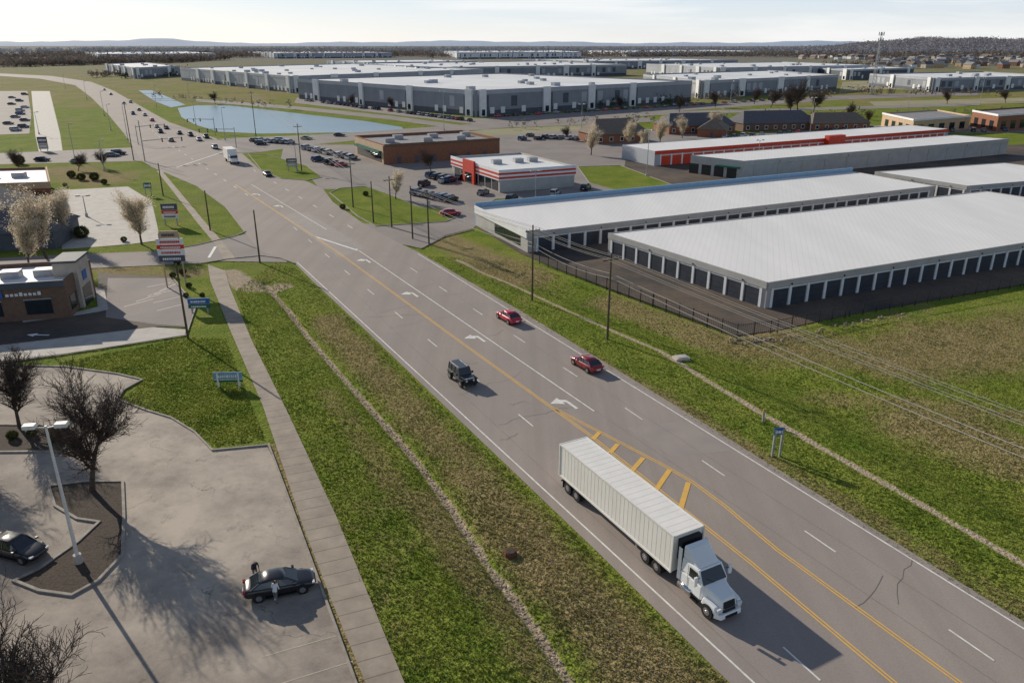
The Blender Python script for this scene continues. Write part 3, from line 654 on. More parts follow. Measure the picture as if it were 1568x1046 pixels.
def clumps(pts,n,size,spread,rs):
    P=np.array(pts); k=rs.randint(0,len(P),n); c=P[k]+rs.normal(0,spread,(n,3)); V=c[:,None,:]+rs.normal(0,size,(n,3,3)); return V.reshape(-1,3)
TM={}
def place_tree(name,key,u,v,H,rot=None,o=None):
    mesh=TM[key]; e=link(bpy.data.objects.new(name,mesh)); x,y=G(u,v); e.location=(x,y,0); k=H/10.0; e.scale=(k,k,k); e.rotation_euler[2]=random.random()*6 if rot is None else rot; return e
for i in range(3):
    mb,t=tree_geo(20+i,10,.66,4); TM['bare%d'%i]=mkmesh('bare_tree',mb.v,mb.f,[M['bark']],(0,0,0),None,None)
for i in range(2):
    mb,t=tree_geo(40+i,10,.5,3); rs=np.random.RandomState(i); V=clumps([p for p in t if p[2]>2],13000,.09,.32,rs); n=len(mb.v)
    fs=mb.f+[(n+3*k,n+3*k+1,n+3*k+2) for k in range(len(V)//3)]; me=mkmesh('blossom_tree',mb.v+[tuple(p) for p in V],fs,[M['bark'],M['blossom']],(0,0,0),[0]*len(mb.f)+[1]*(len(V)//3),None); TM['blossom%d'%i]=me
rs=np.random.RandomState(5); P=rs.normal(0,1,(300,3)); P/=np.linalg.norm(P,axis=1)[:,None]; P=P*np.array([5,5,4])+np.array([0,0,4.5]); P=P[P[:,2]>0]
V=clumps(P,5000,.3,.6,rs); TM['shrub']=mkmesh('shrub',[tuple(p) for p in V],[(3*k,3*k+1,3*k+2) for k in range(len(V)//3)],[M['shrub']],(0,0,0),None,None)
place_tree('bare_tree','bare0',141,752,9.6,1.0); place_tree('bare_tree','bare1',30,655,7.4,2); place_tree('bare_tree','bare2',100,1135,9,4)
place_tree('bare_tree','bare1',-60,700,9,3);place_tree('bare_tree','bare2',-110,900,10,3);place_tree('bare_tree','bare0',-60,960,9,5)
for u,v,h,k in ((217,374,8.6,0),(72,396,10,1),(92,372,8.5,0),(45,408,7.5,0),(606,305,6,0),(905,238,8,1),(960,225,8,0),(1010,222,8,1),(1095,208,8.5,0),(1045,212,7,1),(985,230,6,0)): place_tree('blossom_tree','blossom%d'%k,u,v,h)
for u,v,h,k in ((1222,172,15,0),(1210,175,12,1),(1245,172,11,2),(1155,160,9,1),(1040,172,8,0),(1095,165,9,1),(660,262,6,2),(700,262,5,0),(845,170,8,1),(870,215,5,2),(30,262,6,1),(120,262,5,2),(160,258,5,0),(1330,190,6,1),(330,160,7,2),(540,165,7,0),(600,170,7,1),(890,165,7,2),(1000,160,8,0),(1180,165,10,2),(950,168,7,1),(1300,182,7,0),(1450,160,8,1),(1540,158,8,2)): place_tree('bare_tree','bare%d'%k,u,v,h)
for u,v,h in ((126,364,2.4),(190,370,1.0),(110,272,2.0),(125,276,2),(145,276,2.2),(160,282,1.4),(525,320,1.2),(560,300,1.2),(100,286,1.0),(250,372,1.0),(20,672,.9),(50,668,.8),(85,675,.9),(310,455,.7),(30,252,3),(805,312,1),(280,420,1),(290,440,.8),(265,425,.9),(285,455,.7),(272,405,1.0)): place_tree('shrub','shrub',u,v,h)
def woods(name,px,n,depthm,H,m,tri=14,z0=0,zf=None,size=1.0):
    P=np.array(GL(px)); seg=np.linalg.norm(P[1:]-P[:-1],axis=1); cum=np.concatenate([[0],np.cumsum(seg)]); s=np.random.uniform(0,cum[-1],n)
    x=np.interp(s,cum,P[:,0]);y=np.interp(s,cum,P[:,1])+np.random.uniform(0,depthm,n); h=H*np.random.uniform(.55,1.15,n)
    r=h*.33; c=np.stack([x,y,h*.55],1); e=np.random.normal(0,.5,(n,tri,3))*np.stack([r,r,h*.42],1)[:,None,:]
    e[:,:,2]=np.maximum(e[:,:,2],-.5*h[:,None]); cc=c[:,None,:]+e
    V=cc[:,:,None,:]+np.random.normal(0,1,(n,tri,3,3))*(r[:,None,None,None]*.42*size); V=V.reshape(-1,3)
    rawmesh(name,V,np.arange(len(V)).reshape(-1,3),m)
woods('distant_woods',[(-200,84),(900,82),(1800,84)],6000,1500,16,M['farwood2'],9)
woods('distant_woods',[(-200,106),(0,104),(150,100),(275,97)],2200,300,12,M['farwood'],10)
woods('distant_woods',[(-100,92),(300,90),(640,88)],3200,500,14,M['farwood'],9)
woods('distant_woods',[(640,90),(1100,88),(1350,90),(1750,88)],3000,300,14,M['farwood'],9)
woods('distant_woods',[(1300,104),(1440,102),(1640,101)],260,120,9,M['farwood'],10)
woods('distant_woods',[(1290,112),(1330,111)],60,60,10,M['farwood'],10)
woods('street_trees',[(740,168),(1000,160),(1284,150)],45,6,6,M['farwood'],22,size=.7)
woods('street_trees',[(1100,152),(1300,146),(1568,150)],60,20,6,M['farwood'],22,size=.7)
woods('street_trees',[(780,200),(980,188),(1330,180),(1568,176)],70,10,4,M['farwood'],22,size=.6)
woods('street_trees',[(230,150),(300,156),(450,170)],26,8,5,M['farwood'],22,size=.6)
woods('evergreen_row',[(840,170),(1040,163)],14,3,6,M['evergreen'],40,size=.6)
woods('distant_woods',[(130,120),(280,112)],160,30,7,M['farwood'],10); woods('evergreen_row',[(180,121),(270,118)],40,10,6,M['evergreen'],10)
sheet('bare_field',[(1290,126),(1332,124),(1568,134),(1568,140),(1330,137),(1285,143)],M['farfield'],1)
sheet('bare_field',[(1330,156),(1568,150),(1568,158),(1340,163)],M['farfield'],1)
sheet('bare_field',[(640,205),(760,198),(900,192),(890,200),(700,212)],M['farfield'],5)
def hill(name,pxu0,pxu1,dist,hmax,m,prof,depthm=1500,tex=None):
    us=np.linspace(pxu0,pxu1,140); V=[];n=len(us)
    for j,rw in enumerate([0,.35,.7,1.0]):
        for i,u in enumerate(us):
            dd=dist+depthm*rw; x=(u-784)/F*dd; V.append((x,dd,-.5+hmax*prof(u)*[0,.6,.9,1][j]))
    I=np.arange(4*n).reshape(4,n); Fc=np.stack([I[:-1,:-1].ravel(),I[:-1,1:].ravel(),I[1:,1:].ravel(),I[1:,:-1].ravel()],1)
    return rawmesh(name,np.array(V),Fc,m)
def pr1(u): return .46+.12*math.sin(u*.011)+.07*math.sin(u*.037+1)+.55*math.exp(-((u-280)/45)**2)+.04*math.sin(u*.13)
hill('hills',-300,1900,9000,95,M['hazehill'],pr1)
def pr2(u): 
    t=min(1,max(0,(u-1130)/330)); return t*t*(3-2*t)*(.84+.12*math.sin(u*.02)+.05*math.sin(u*.07))+.02
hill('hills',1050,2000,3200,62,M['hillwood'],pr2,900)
def zf(x,y):
    u=784+x/y*F; t=np.clip((u-1130)/330,0,1); p=t*t*(3-2*t)*(.84+.12*np.sin(u*.02)+.05*np.sin(u*.07)); k=np.clip((y-3200)/900,0,1); return 62*p*np.interp(k,[0,.35,.7,1],[0,.6,.9,1])
def hw():
    n=5500; u=np.random.uniform(1130,1750,n); y=np.random.uniform(3150,4100,n); x=(u-784)/F*y; zb=zf(x,y); h=np.random.uniform(8,15,n); tri=8
    c=np.stack([x,y,zb+h*.5],1)[:,None,None,:]; V=c+np.random.normal(0,3.6,(n,tri,1,3))+np.random.normal(0,2.6,(n,tri,3,3)); V=V.reshape(-1,3)
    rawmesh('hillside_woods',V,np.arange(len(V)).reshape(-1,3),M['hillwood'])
hw()
# ---------------------------------------------------------------- poles, wires, lamps, signs
def upole(u,v,vt,arm=True,r=.16):
    x,y=G(u,v); h=hgt(u,v,vt); A=Asset('utility_pole',(x,y)); A.part('pole',M['wood']).tube((x,y,-.9),(x,y,h),r,r*.65,10)
    if arm:
        w=A.part('crossarm',M['wood']); w.rbox((x,y),RAZ,2.4,.14,h-.9,h-.75); g=A.part('insulators',M['galv'])
        for o in (-1.1,-.5,.5,1.1): g.tube((x+RN[0]*o,y+RN[1]*o,h-.75),(x+RN[0]*o,y+RN[1]*o,h-.5),.06,.04,6)
        A.part('transformer',M['galv']).tube((x+.35,y-.1,h-2.6),(x+.35,y-.1,h-1.7),.22,.22,10) if u in (815,657) else None
    A.finish(); return np.array([x,y,h])
PL=[upole(392,209,140),upole(462,262,190),upole(541,318,246),upole(600,348,270),upole(657,375,293),upole(815,459,345),upole(930,519,388)]
base=PL[-1][:2]-RD*62; 
A=Asset('utility_pole',tuple(base)); A.part('pole',M['wood']).tube((base[0],base[1],-.9),(base[0],base[1],11),.16,.11,10); A.part('crossarm',M['wood']).rbox(base,RAZ,2.4,.14,10.1,10.25); A.finish(); PL.append(np.array([base[0],base[1],11.]))
far_=np.array([*G(205,185),13.]); PL.insert(0,far_)
mb=MB()
for a,b_ in zip(PL[:-1],PL[1:]):
    fs_=min(1.0,max(0,(np.linalg.norm(a[:2])-110)/120))
    for o,dz,sag in ((-1.1,-.5,.5),(-.5,-.5,.6),(.5,-.5,.55),(1.1,-.5,.6),(.15,-2.6,.8),(.2,-3.2,1.0)):
        prev=None
        for i in range(13):
            t=i/12; p=a+(b_-a)*t; p=p+np.array([RN[0]*o,RN[1]*o,dz-4*sag*.6*t*(1-t)])
            rr=(.02 if dz>-1 else .035)+.018*fs_
            if prev is not None: mb.tube(prev,p,rr,rr,4,False)
            prev=p
link(bpy.data.objects.new('power_lines',mkmesh('power_lines',mb.v,mb.f,[M['wire']],(0,0,0),None,None)))
for u,v,vt in ((288,518,404),(398,402,322),(322,353,292),(572,341,278),(632,366,285),(250,300,250),(222,247,185),(205,246,160)): upole(u,v,vt,False,.16)
def lamp(name,u,v,vt,ar=0,arm=2.0,double=True,m='lampw',r=.11):
    x,y=G(u,v); h=hgt(u,v,vt); A=Asset(name,(x,y)); A.part('base',M['conc']).tube((x,y,0),(x,y,.75),.3,.28,14)
    A.part('pole',M[m]).tube((x,y,.7),(x,y,h),r,r*.6,10); c,s=math.cos(ar),math.sin(ar)
    for k in ((-1,1) if double else (1,)):
        A.part('arm',M[m]).tube((x,y,h-.15),(x+c*k*.9,y+s*k*.9,h-.05),.05,.05,6)
        A.part('lamp_head',M[m],bevel=.04).rbox((x+c*k*1.0,y+s*k*1.0),ar,.8,.55,h-.12,h+.16); A.part('lens',M['litw']).rbox((x+c*k*1.0,y+s*k*1.0),ar,.6,.36,h-.15,h-.122)
    A.finish()
lamp('street_lamp',121,862,652,.15,r=.14)
for u,v,vt,d in ((133,332,300,1),(890,206,160,1),(680,200,140,1),(1115,192,125,0),(820,306,262,1),(990,270,200,1),(1240,205,150,1),(1160,250,215,1),(160,262,215,0),(60,206,172,1),(455,262,222,1),(1500,160,120,1),(1390,165,122,1),(196,215,160,0),(160,178,140,0),(133,153,125,0),(100,136,115,0),(290,150,118,0),(240,165,132,0),(300,192,152,0),(345,215,165,0),(170,200,160,0),(115,245,190,0)): lamp('street_lamp',u,v,vt,.3,double=bool(d),r=.12,m='galv')
def signal(u,v,arm_dir,L):
    x,y=G(u,v); A=Asset('traffic_signal',(x,y)); A.part('mast',M['galv']).tube((x,y,0),(x,y,7),.16,.12,10); ex,ey=x+arm_dir[0]*L,y+arm_dir[1]*L
    A.part('arm',M['galv']).tube((x,y,6.3),(ex,ey,6.9),.11,.06,8)
    for t in (.5,.75,.98):
        px_,py_=x+(ex-x)*t,y+(ey-y)*t; A.part('signal_heads',M['black']).rbox((px_,py_),RAZ,.4,.35,5.7,6.9)
        for i,mm in enumerate(('litr','yellow_line','teal')): A.part('lens_%s'%mm,M[mm]).rbox((px_-RD[0]*.19,py_-RD[1]*.19),RAZ,.24,.03,5.8+i*.36,6.04+i*.36)
    A.finish()
signal(222,248,RN,12); signal(362,226,-RN,12); signal(212,222,RN,10); signal(330,208,-RN,10)
def tower(u,v,vt):
    x,y=G(u,v); h=hgt(u,v,vt); A=Asset('cell_tower',(x,y)); w=1.4; m=A.part('lattice',M['galv'])
    cs=[(w*math.cos(t),w*math.sin(t)) for t in (0,2.09,4.19)]
    for i in range(3): m.tube((x+cs[i][0],y+cs[i][1],0),(x+cs[i][0]*.5,y+cs[i][1]*.5,h),.2,.12,5)
    z=0
    while z<h-3:
        for i in range(3):
            k0=1-.5*z/h;k1=1-.5*(z+3)/h; m.tube((x+cs[i][0]*k0,y+cs[i][1]*k0,z),(x+cs[(i+1)%3][0]*k1,y+cs[(i+1)%3][1]*k1,z+3),.1,.1,4,False)
        z+=3
    for zz in (h-1,h-5):
        for i in range(6):
            t=i*1.047; A.part('antennas',M['galv']).rbox((x+1.8*math.cos(t),y+1.8*math.sin(t)),t,.3,.4,zz-1.2,zz+1.2)
        A.part('platform',M['galv']).tube((x,y,zz-.3),(x,y,zz-.1),1.8,1.8,12)
    A.finish()
tower(1335,146,50)
def sign(name,u,v,vt,w,fr,panels,posts=2,ar=0.1,th=.25,pm='galv'):
    x,y=G(u,v); h=hgt(u,v,vt); A=Asset(name,(x,y)); c,s=math.cos(ar),math.sin(ar)
    for k in ((-1,1) if posts==2 else (0,)): A.part('posts',M[pm]).rbox((x+c*k*w*.36,y+s*k*w*.36),ar,.18,.18,-.3,h*.96)
    z0=h*fr; z=h; H=h-z0
    for i,(mm,fz,ww) in enumerate(panels):
        A.part('panel_%d'%(i+1),M[mm]).rbox((x,y),ar,w*ww,th+.02*i,z-H*fz+.06,z); 
        if H*fz>.5:
            R=random.Random(u+i); xx=-w*ww*.36
            while xx<w*ww*.34:
                wd=R.uniform(.08,.26); A.part('lettering_%d'%(i+1),M['wallw' if mm not in ('wallw','tan') else ('red' if i%2 else 'walldk')]).rbox((x+c*(xx+wd/2)+s*(th/2+.04),y+s*(xx+wd/2)-c*(th/2+.04)),ar,wd,.05,z-H*fz*.68,z-H*fz*.34); xx+=wd+.07
        z-=H*fz
    A.finish()
sign('shopping_plaza_sign',271,440,354,3.9,.45,[('tan',.24,.7),('wallw',.2,1),('red',.14,1),('wallw',.2,1),('walldk',.2,.95)],2,.1,pm='tan')
sign('pole_sign',263,345,312,3.2,.3,[('walldk',.45,1),('red',.25,1),('wallw',.3,1)],2,.1)
sign('monument_sign',307,480,457,2.9,.3,[('blue',.55,1),('teal',.4,1)],2,.1)
sign('real_estate_sign',351,592,570,3.1,.3,[('bluetrim',.75,1),('teal',.25,1)],2,.05,.08,'wallw')
sign('roadside_sign',1188,698,655,1.0,.72,[('blue',.95,1)],2,.15,.05,'galv')
sign('warning_marker',1168,646,626,.25,.1,[('yellow_line',.6,1)],1,.15,.05)
sign('monument_sign',448,262,243,3,.3,[('walldk',.5,1),('block',.45,1)],2,.2)
sign('monument_sign',68,232,210,3,.1,[('walldk',.5,1),('block',.45,1)],2,.2)
sign('road_sign',228,300,280,1.8,.5,[('teal',.9,1)],2,.1,.08)
x,y=G(1043,548); A=Asset('storm_drain_inlet',(x,y)); A.part('box',M['conc']).rbox((x,y),.3,1.7,1.3,-.6,.15); A.part('opening',M['black']).rbox((x-.1,y-.64),.3,1.2,.1,-.2,.05); A.part('lid',M['conc']).rbox((x,y),.3,1.3,.9,.15,.21); A.finish()
x,y=G(782,846); A=Asset('utility_cover',(x,y)); A.part('ring',mat('rusty_iron',(.16,.06,.03))).tube((x,y,-.3),(x,y,.16),.5,.45,14); A.part('lid',M['mulch']).tube((x,y,.16),(x,y,.2),.38,.38,14); A.finish()
def fence(px,h=1.8):
    P=[np.array(p) for p in GL(px)]; A=Asset('metal_fence',tuple(P[0])); r=A.part('rails',M['black']);pk=A.part('pickets',M['black']);po=A.part('posts',M['black'])
    for a,b_ in zip(P[:-1],P[1:]):
        L=np.linalg.norm(b_-a); e=(b_-a)/L; an=math.atan2(e[1],e[0])
        for z in (.25,h-.2): r.rbox((a+b_)/2,an,L,.04,z,z+.05)
        for s in np.arange(0,L,2.5): po.rbox(a+e*s,an,.09,.09,-.8,h+.1)
        for s in np.arange(.2,L,.3): pk.rbox(a+e*s,an,.025,.025,.1,h)
    A.finish()
fence([(826,404),(1000,470),(1128,517),(1190,509),(1300,485),(1568,438),(1900,385)])
# ---------------------------------------------------------------- vehicles
def car(name,col,kind,x,y,rot,detail=True):
    A=Asset(name,(x,y,.02),rot,False); pm=PC[col] if isinstance(col,str) else col
    suv=kind=='suv'; RH=1.72 if suv else 1.43; bz=.12 if suv else 0
    st=[(-2.38,.40,.66,.62),(-2.3,.30,.86,.78),(-1.95,.24,.97,.87),(-1.3,.22,.97,.91),(-.5,.2,.94,.92),(.3,.2,.93,.92),(1.1,.2,.91,.91),(1.7,.22,.84,.89),(2.15,.26,.74,.82),(2.34,.34,.58,.66)]
    if suv: st=[(-2.35,.45,1.0,.72),(-2.3,.35,1.05,.85)]+[(a,b_+.08,c_+bz,d) for a,b_,c_,d in st[2:]]
    rings=[]
    for xx,zb,zt,w in st:
        half=[(w*.82,zb),(w,zb+.1),(w*1.0,zb+(zt-zb)*.55),(w*.97,zt-.09),(w*.86,zt),(w*.45,zt+.035)]
        rings.append([(xx,a,b_) for a,b_ in half]+[(xx,-a,b_) for a,b_ in half[::-1]])
    A.part('body',pm,smooth=True,sub=1).loft(rings)
    g=[(-1.95,.93+bz,.93+bz,.74),(-1.3,.93,RH-.06,.64),(-.6,.93,RH,.63),(.0,.93,RH,.63),(.42,.92,RH-.06,.62),(1.25,.86+bz,.88+bz,.74)]
    if suv: g=[(-2.25,1.0,1.02,.78),(-2.0,1.0,RH-.08,.68),(-.8,1.0,RH,.68),(.1,1.0,RH,.68),(.5,1.0,RH-.07,.66),(1.15,.98,1.0,.76)]
    def gr(L,o=0,top=False):
        R=[]
        for xx,zb,zt,w in L:
            half=[(.80,zb-.03),(w+o,max(zt-.10,zb)+o),(w*.84,zt+o)]
            if top: half=[(w+o+.005,max(zt-.11,zb)),(w+o,zt-.06+o),(w*.84,zt+o)]
            R.append([(xx,a,b_) for a,b_ in half]+[(xx,-a,b_) for a,b_ in half[::-1]])
        return R
    A.part('windows',M['glass'],smooth=False).loft(gr(g)); A.part('roof',pm,smooth=True).loft(gr(g[1:5],.018,True))
    pl=A.part('pillars',pm)
    for sy in (-1,1):
        pl.tube((g[-1][0]-.08,sy*.77,g[-1][2]),(g[4][0],sy*(g[4][3]+.01),g[4][2]-.05),.04,.035,6); pl.tube((g[0][0]+.05,sy*.77,g[0][2]),(g[1][0],sy*(g[1][3]+.01),g[1][2]-.05),.08,.05,6); pl.tube((-.35,sy*.80,.92+bz),(-.35,sy*(g[2][3]+.01),RH-.08),.04,.035,6)
        A.part('mirrors',pm).box(.85,1.02,sy*.98-.1,sy*.98+.1,.92+bz,1.06+bz)
        for xx in (-1.42,1.42):
            r=.34 if not suv else .38
            A.part('wheel_arches',M['black']).tube((xx,sy*.86,r+.02),(xx,sy*.93,r+.02),r+.07,r+.07,18)
            A.part('tyres',M['tyre']).tube((xx,sy*.72,r),(xx,sy*.95,r),r,r,18); A.part('rims',M['rim']).tube((xx,sy*.8,r),(xx,sy*.962,r),r*.66,r*.62,10)
        A.part('head_lamps',M['litw']).box(2.1,2.27,sy*.66-.14,sy*.66+.14,.60+bz,.70+bz); A.part('tail_lamps',M['litr']).box(-2.39,-2.22,sy*.64-.15,sy*.64+.15,.76+bz,.88+bz)
        A.part('door_seams',M['black']).box(-.36,-.345,sy*.925-.006,sy*.925+.006,.35,.85); A.part('door_seams',M['black']).box(.78,.795,sy*.92-.006,sy*.92+.006,.35,.82)
    A.part('grille',M['black']).box(2.28,2.365,-.45,.45,.38,.55); A.part('licence_plate',M['wallw']).box(-2.43,-2.38,-.25,.25,.52,.66)
    A.part('sills',M['black']).box(-1.1,1.1,-.9,.9,.16,.24)
    return A
def heading(p,q): a=G(*p);b_=G(*q); return math.atan2(b_[1]-a[1],b_[0]-a[0])
RA=math.atan2(RD[1],RD[0])
x,y=G(779,491); car('red_sedan','red','sedan',x,y,RA).finish()
x,y=G(898,563); car('red_sedan','darkred','sedan',x,y,RA).finish()
x,y=G(430,903); car('black_sedan','black','sedan',x,y,heading((385,912),(478,893))).finish()
x,y=G(28,848); car('black_sedan','black','sedan',x,y,heading((70,856),(0,838))+math.pi).finish()
def jeep(x,y,rot):
    A=Asset('off_road_vehicle',(x,y,.02),rot,False); p=PC['jeep']
    b=A.part('body',p,bevel=.05); b.box(-2.0,.75,-.78,.78,.5,1.12); A.part('hood',p,bevel=.06).hexa([(.75,-.74,.5),(2.0,-.6,.5),(2.0,.6,.5),(.75,.74,.5),(.75,-.74,1.14),(2.0,-.58,1.04),(2.0,.58,1.04),(.75,.74,1.14)])
    A.part('hard_top_glass',M['glass']).hexa([(-1.98,-.74,1.12),(.78,-.74,1.12),(.78,.74,1.12),(-1.98,.74,1.12),(-1.9,-.66,1.76),(.48,-.66,1.76),(.48,.66,1.76),(-1.9,.66,1.76)])
    A.part('hard_top',PC['jeep'],bevel=.04).box(-1.96,.54,-.69,.69,1.765,1.86)
    for sy in (-1,1):
        for xa,xb in ((.76,.50),(-.35,-.35),(-1.2,-1.18),(-1.95,-1.88)): A.part('pillars',p).tube((xa,sy*.745,1.1),(xb,sy*.67,1.78),.05,.05,6)
        for xx in (-1.35,1.38):
            A.part('tyres',M['tyre']).tube((xx,sy*.68,.42),(xx,sy*.96,.42),.42,.42,18); A.part('rims',M['rim']).tube((xx,sy*.8,.42),(xx,sy*.975,.42),.24,.24,10)
            A.part('fenders',M['black'],bevel=.03).box(xx-.58,xx+.58,sy*.84-.14,sy*.84+.14,.86,.94)
        A.part('head_lamps',M['litw']).tube((1.99,sy*.42,.84),(2.04,sy*.42,.84),.11,.11,12); A.part('mirrors',M['black']).box(.55,.68,sy*.95-.1,sy*.95+.1,1.1,1.3); A.part('tail_lamps',M['litr']).box(-2.04,-1.99,sy*.66-.08,sy*.66+.08,.75,1.0)
        A.part('roof_stripes',M['galv']).box(-1.8,.3,sy*.55-.04,sy*.55+.04,1.862,1.90)
    for i in range(7): A.part('grille_slots',M['black']).box(2.0,2.012,-.27+i*.09-.025,-.27+i*.09+.025,.7,.98)
    A.part('bumpers',M['black'],bevel=.03).box(2.05,2.25,-.8,.8,.5,.68); A.part('bumpers',M['black']).box(-2.2,-2.02,-.78,.78,.5,.68)
    A.part('spare_wheel',M['tyre']).tube((-2.03,0,1.0),(-2.3,0,1.0),.4,.4,18); A.part('light_bar',M['litw']).box(1.9,2.0,-.5,.5,1.06,1.12); return A
x,y=G(708,584); jeep(x,y,RA+math.pi).finish()
def semi(x,y,rot):
    A=Asset('semi_truck',(x,y,.02),rot,False); W=1.3; L=14.5; zb,zt=1.2,4.08
    t=A.part('box_trailer',M['trwhite']); t.box(0,L,-W,W,zb,zt)
    rb=A.part('trailer_ribs',M['trseam'])
    for i in range(30):
        xx=.3+i*(L-.6)/29
        for sy in (-1,1): rb.box(xx-.02,xx+.02,sy*(W+.003)-.005,sy*(W+.003)+.005,zb+.18,zt-.15)
    for i in range(22):
        xx=.4+i*(L-.8)/21; A.part('roof_ribs',M['trseam']).box(xx-.018,xx+.018,-W+.1,W-.1,zt,zt+.005)
    fr=A.part('trailer_frame',M['trseam'],bevel=.01)
    for sy in (-1,1):
        fr.box(-.02,L+.02,sy*W-.05,sy*W+.05,zt-.1,zt+.03); fr.box(-.02,L+.02,sy*W-.05,sy*W+.05,zb-.08,zb+.08)
        for xx in (0,L): fr.box(xx-.07,xx+.07,sy*W-.06,sy*W+.06,zb,zt)
    for xx in (0,L): fr.box(xx-.06,xx+.06,-W+.06,W-.06,zt-.12,zt+.02)
    A.part('door_bars',M['galv']).box(-.06,-.02,-.5,-.45,zb,zt); A.part('door_bars',M['galv']).box(-.06,-.02,.45,.5,zb,zt); A.part('tail_lamps',M['litr']).box(-.1,-.05,-1.2,-.9,1.0,1.12); A.part('tail_lamps',M['litr']).box(-.1,-.05,.9,1.2,1.0,1.12)
    A.part('chassis_rails',M['black']).box(0,L-.3,-.5,.5,.95,1.12); A.part('underride_guard',M['black']).box(-.05,.05,-1.1,1.1,.5,.62)
    A.part('reefer_unit',M['black'],bevel=.03).box(L+.02,L+.42,-.9,.9,2.2,3.8)
    for sy in (-1,1): A.part('underride_guard',M['black']).box(-.04,.04,sy*.5-.05,sy*.5+.05,.6,1.0); A.part('landing_gear',M['galv']).box(10.0,10.2,sy*.8-.08,sy*.8+.08,.3,1.15)
    cab0=L+.75
    A.part('tractor_frame',M['black']).box(L-3.6,L+4.0,-.45,.45,.75,.98)
    for sy in (-1,1):
        for xx in (1.2,2.5,L-2.9,L-1.6,L+3.6):
            r=.51; w=(.62,1.25) if xx<L+2 else (.92,1.25)
            A.part('tyres',M['tyre']).tube((xx,sy*w[0],r),(xx,sy*w[1],r),r,r,22); A.part('rims',M['rim']).tube((xx,sy*(w[1]-.1),r),(xx,sy*(w[1]+.012),r),.29,.27,14); A.part('hubs',M['chrome']).tube((xx,sy*w[1],r),(xx,sy*(w[1]+.06),r),.1,.07,8)
        A.part('mudflaps',M['black']).box(.45,.48,sy*.95-.3,sy*.95+.3,.2,.95)
        A.part('fuel_tank',M['chrome'],smooth=True).tube((L+.7,sy*1.02,.72),(L+1.9,sy*1.02,.72),.3,.3,16)
        A.part('steps',M['black']).box(L+1.95,L+2.6,sy*1.12-.12,sy*1.12+.12,.4,.5)
        A.part('mirrors',M['cabw'],bevel=.02).box(L+2.55,L+2.7,sy*1.48-.12,sy*1.48+.12,1.9,2.6); A.part('mirror_arms',M['black']).tube((L+2.6,sy*1.15,2.4),(L+2.62,sy*1.4,2.4),.03,.03,6)
        A.part('side_windows',M['glass']).hexa([(L+1.6,sy*1.13,1.95),(L+2.5,sy*1.13,1.95),(L+2.5,sy*1.15,1.95),(L+1.6,sy*1.15,1.95),(L+1.6,sy*1.10,2.6),(L+2.3,sy*1.10,2.6),(L+2.3,sy*1.12,2.6),(L+1.6,sy*1.12,2.6)])
        A.part('fenders',M['cabw'],bevel=.08).hexa([(L+2.95,sy*.85,.75),(L+4.35,sy*.78,.6),(L+4.35,sy*1.15,.6),(L+2.95,sy*1.22,.75),(L+3.1,sy*.85,1.25),(L+4.2,sy*.78,1.1),(L+4.2,sy*1.12,1.1),(L+3.1,sy*1.2,1.25)])
        A.part('head_lamps',M['litw'],bevel=.02).box(L+4.25,L+4.42,sy*.86-.18,sy*.86+.18,.8,1.05)
        A.part('door_seam',M['walldk']).box(L+1.5,L+1.53,sy*1.155-.005,sy*1.155+.005,.8,2.7)
    c=A.part('cab',M['cabw'],bevel=.1)
    c.hexa([(cab0,-1.14,.75),(L+2.85,-1.14,.75),(L+2.85,1.14,.75),(cab0,1.14,.75),(cab0,-1.14,1.85),(L+2.85,-1.12,1.85),(L+2.85,1.12,1.85),(cab0,1.14,1.85)])
    c.hexa([(cab0,-1.13,1.86),(L+2.8,-1.11,1.86),(L+2.8,1.11,1.86),(cab0,1.13,1.86),(cab0,-1.05,2.85),(L+2.25,-1.0,2.75),(L+2.25,1.0,2.75),(cab0,1.05,2.85)])
    A.part('windshield',M['glass']).hexa([(L+2.86,-.98,1.92),(L+2.88,-.98,1.92),(L+2.88,.98,1.92),(L+2.86,.98,1.92),(L+2.33,-.88,2.66),(L+2.36,-.88,2.66),(L+2.36,.88,2.66),(L+2.33,.88,2.66)])
    A.part('windshield_surround',M['cabw']).hexa([(L+2.7,-1.08,1.86),(L+2.85,-1.08,1.86),(L+2.85,1.08,1.86),(L+2.7,1.08,1.86),(L+2.2,-1.0,2.74),(L+2.31,-1.0,2.74),(L+2.31,1.0,2.74),(L+2.2,1.0,2.74)])
    A.part('roof_fairing',M['cabw'],bevel=.1).hexa([(cab0,-1.03,2.84),(L+2.2,-.9,2.74),(L+2.2,.9,2.74),(cab0,1.03,2.84),(cab0,-.98,3.75),(L+1.15,-.8,3.6),(L+1.15,.8,3.6),(cab0,.98,3.75)])
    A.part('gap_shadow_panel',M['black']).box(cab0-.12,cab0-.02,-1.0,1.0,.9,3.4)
    A.part('side_extenders',M['cabw']).box(cab0-.3,cab0,-1.15,-1.10,1.0,3.5);A.part('side_extenders',M['cabw']).box(cab0-.3,cab0,1.10,1.15,1.0,3.5)
    A.part('hood',M['cabw'],bevel=.12).hexa([(L+2.8,-.98,.85),(L+4.35,-.72,.7),(L+4.35,.72,.7),(L+2.8,.98,.85),(L+2.8,-.9,1.95),(L+4.2,-.6,1.5),(L+4.2,.6,1.5),(L+2.8,.9,1.95)])
    A.part('grille',M['black'],bevel=.02).hexa([(L+4.3,-.52,.62),(L+4.42,-.52,.62),(L+4.42,.52,.62),(L+4.3,.52,.62),(L+4.2,-.46,1.36),(L+4.30,-.46,1.36),(L+4.30,.46,1.36),(L+4.2,.46,1.36)])
    A.part('grille_bar',M['chrome']).box(L+4.36,L+4.45,-.5,.5,.95,1.0)
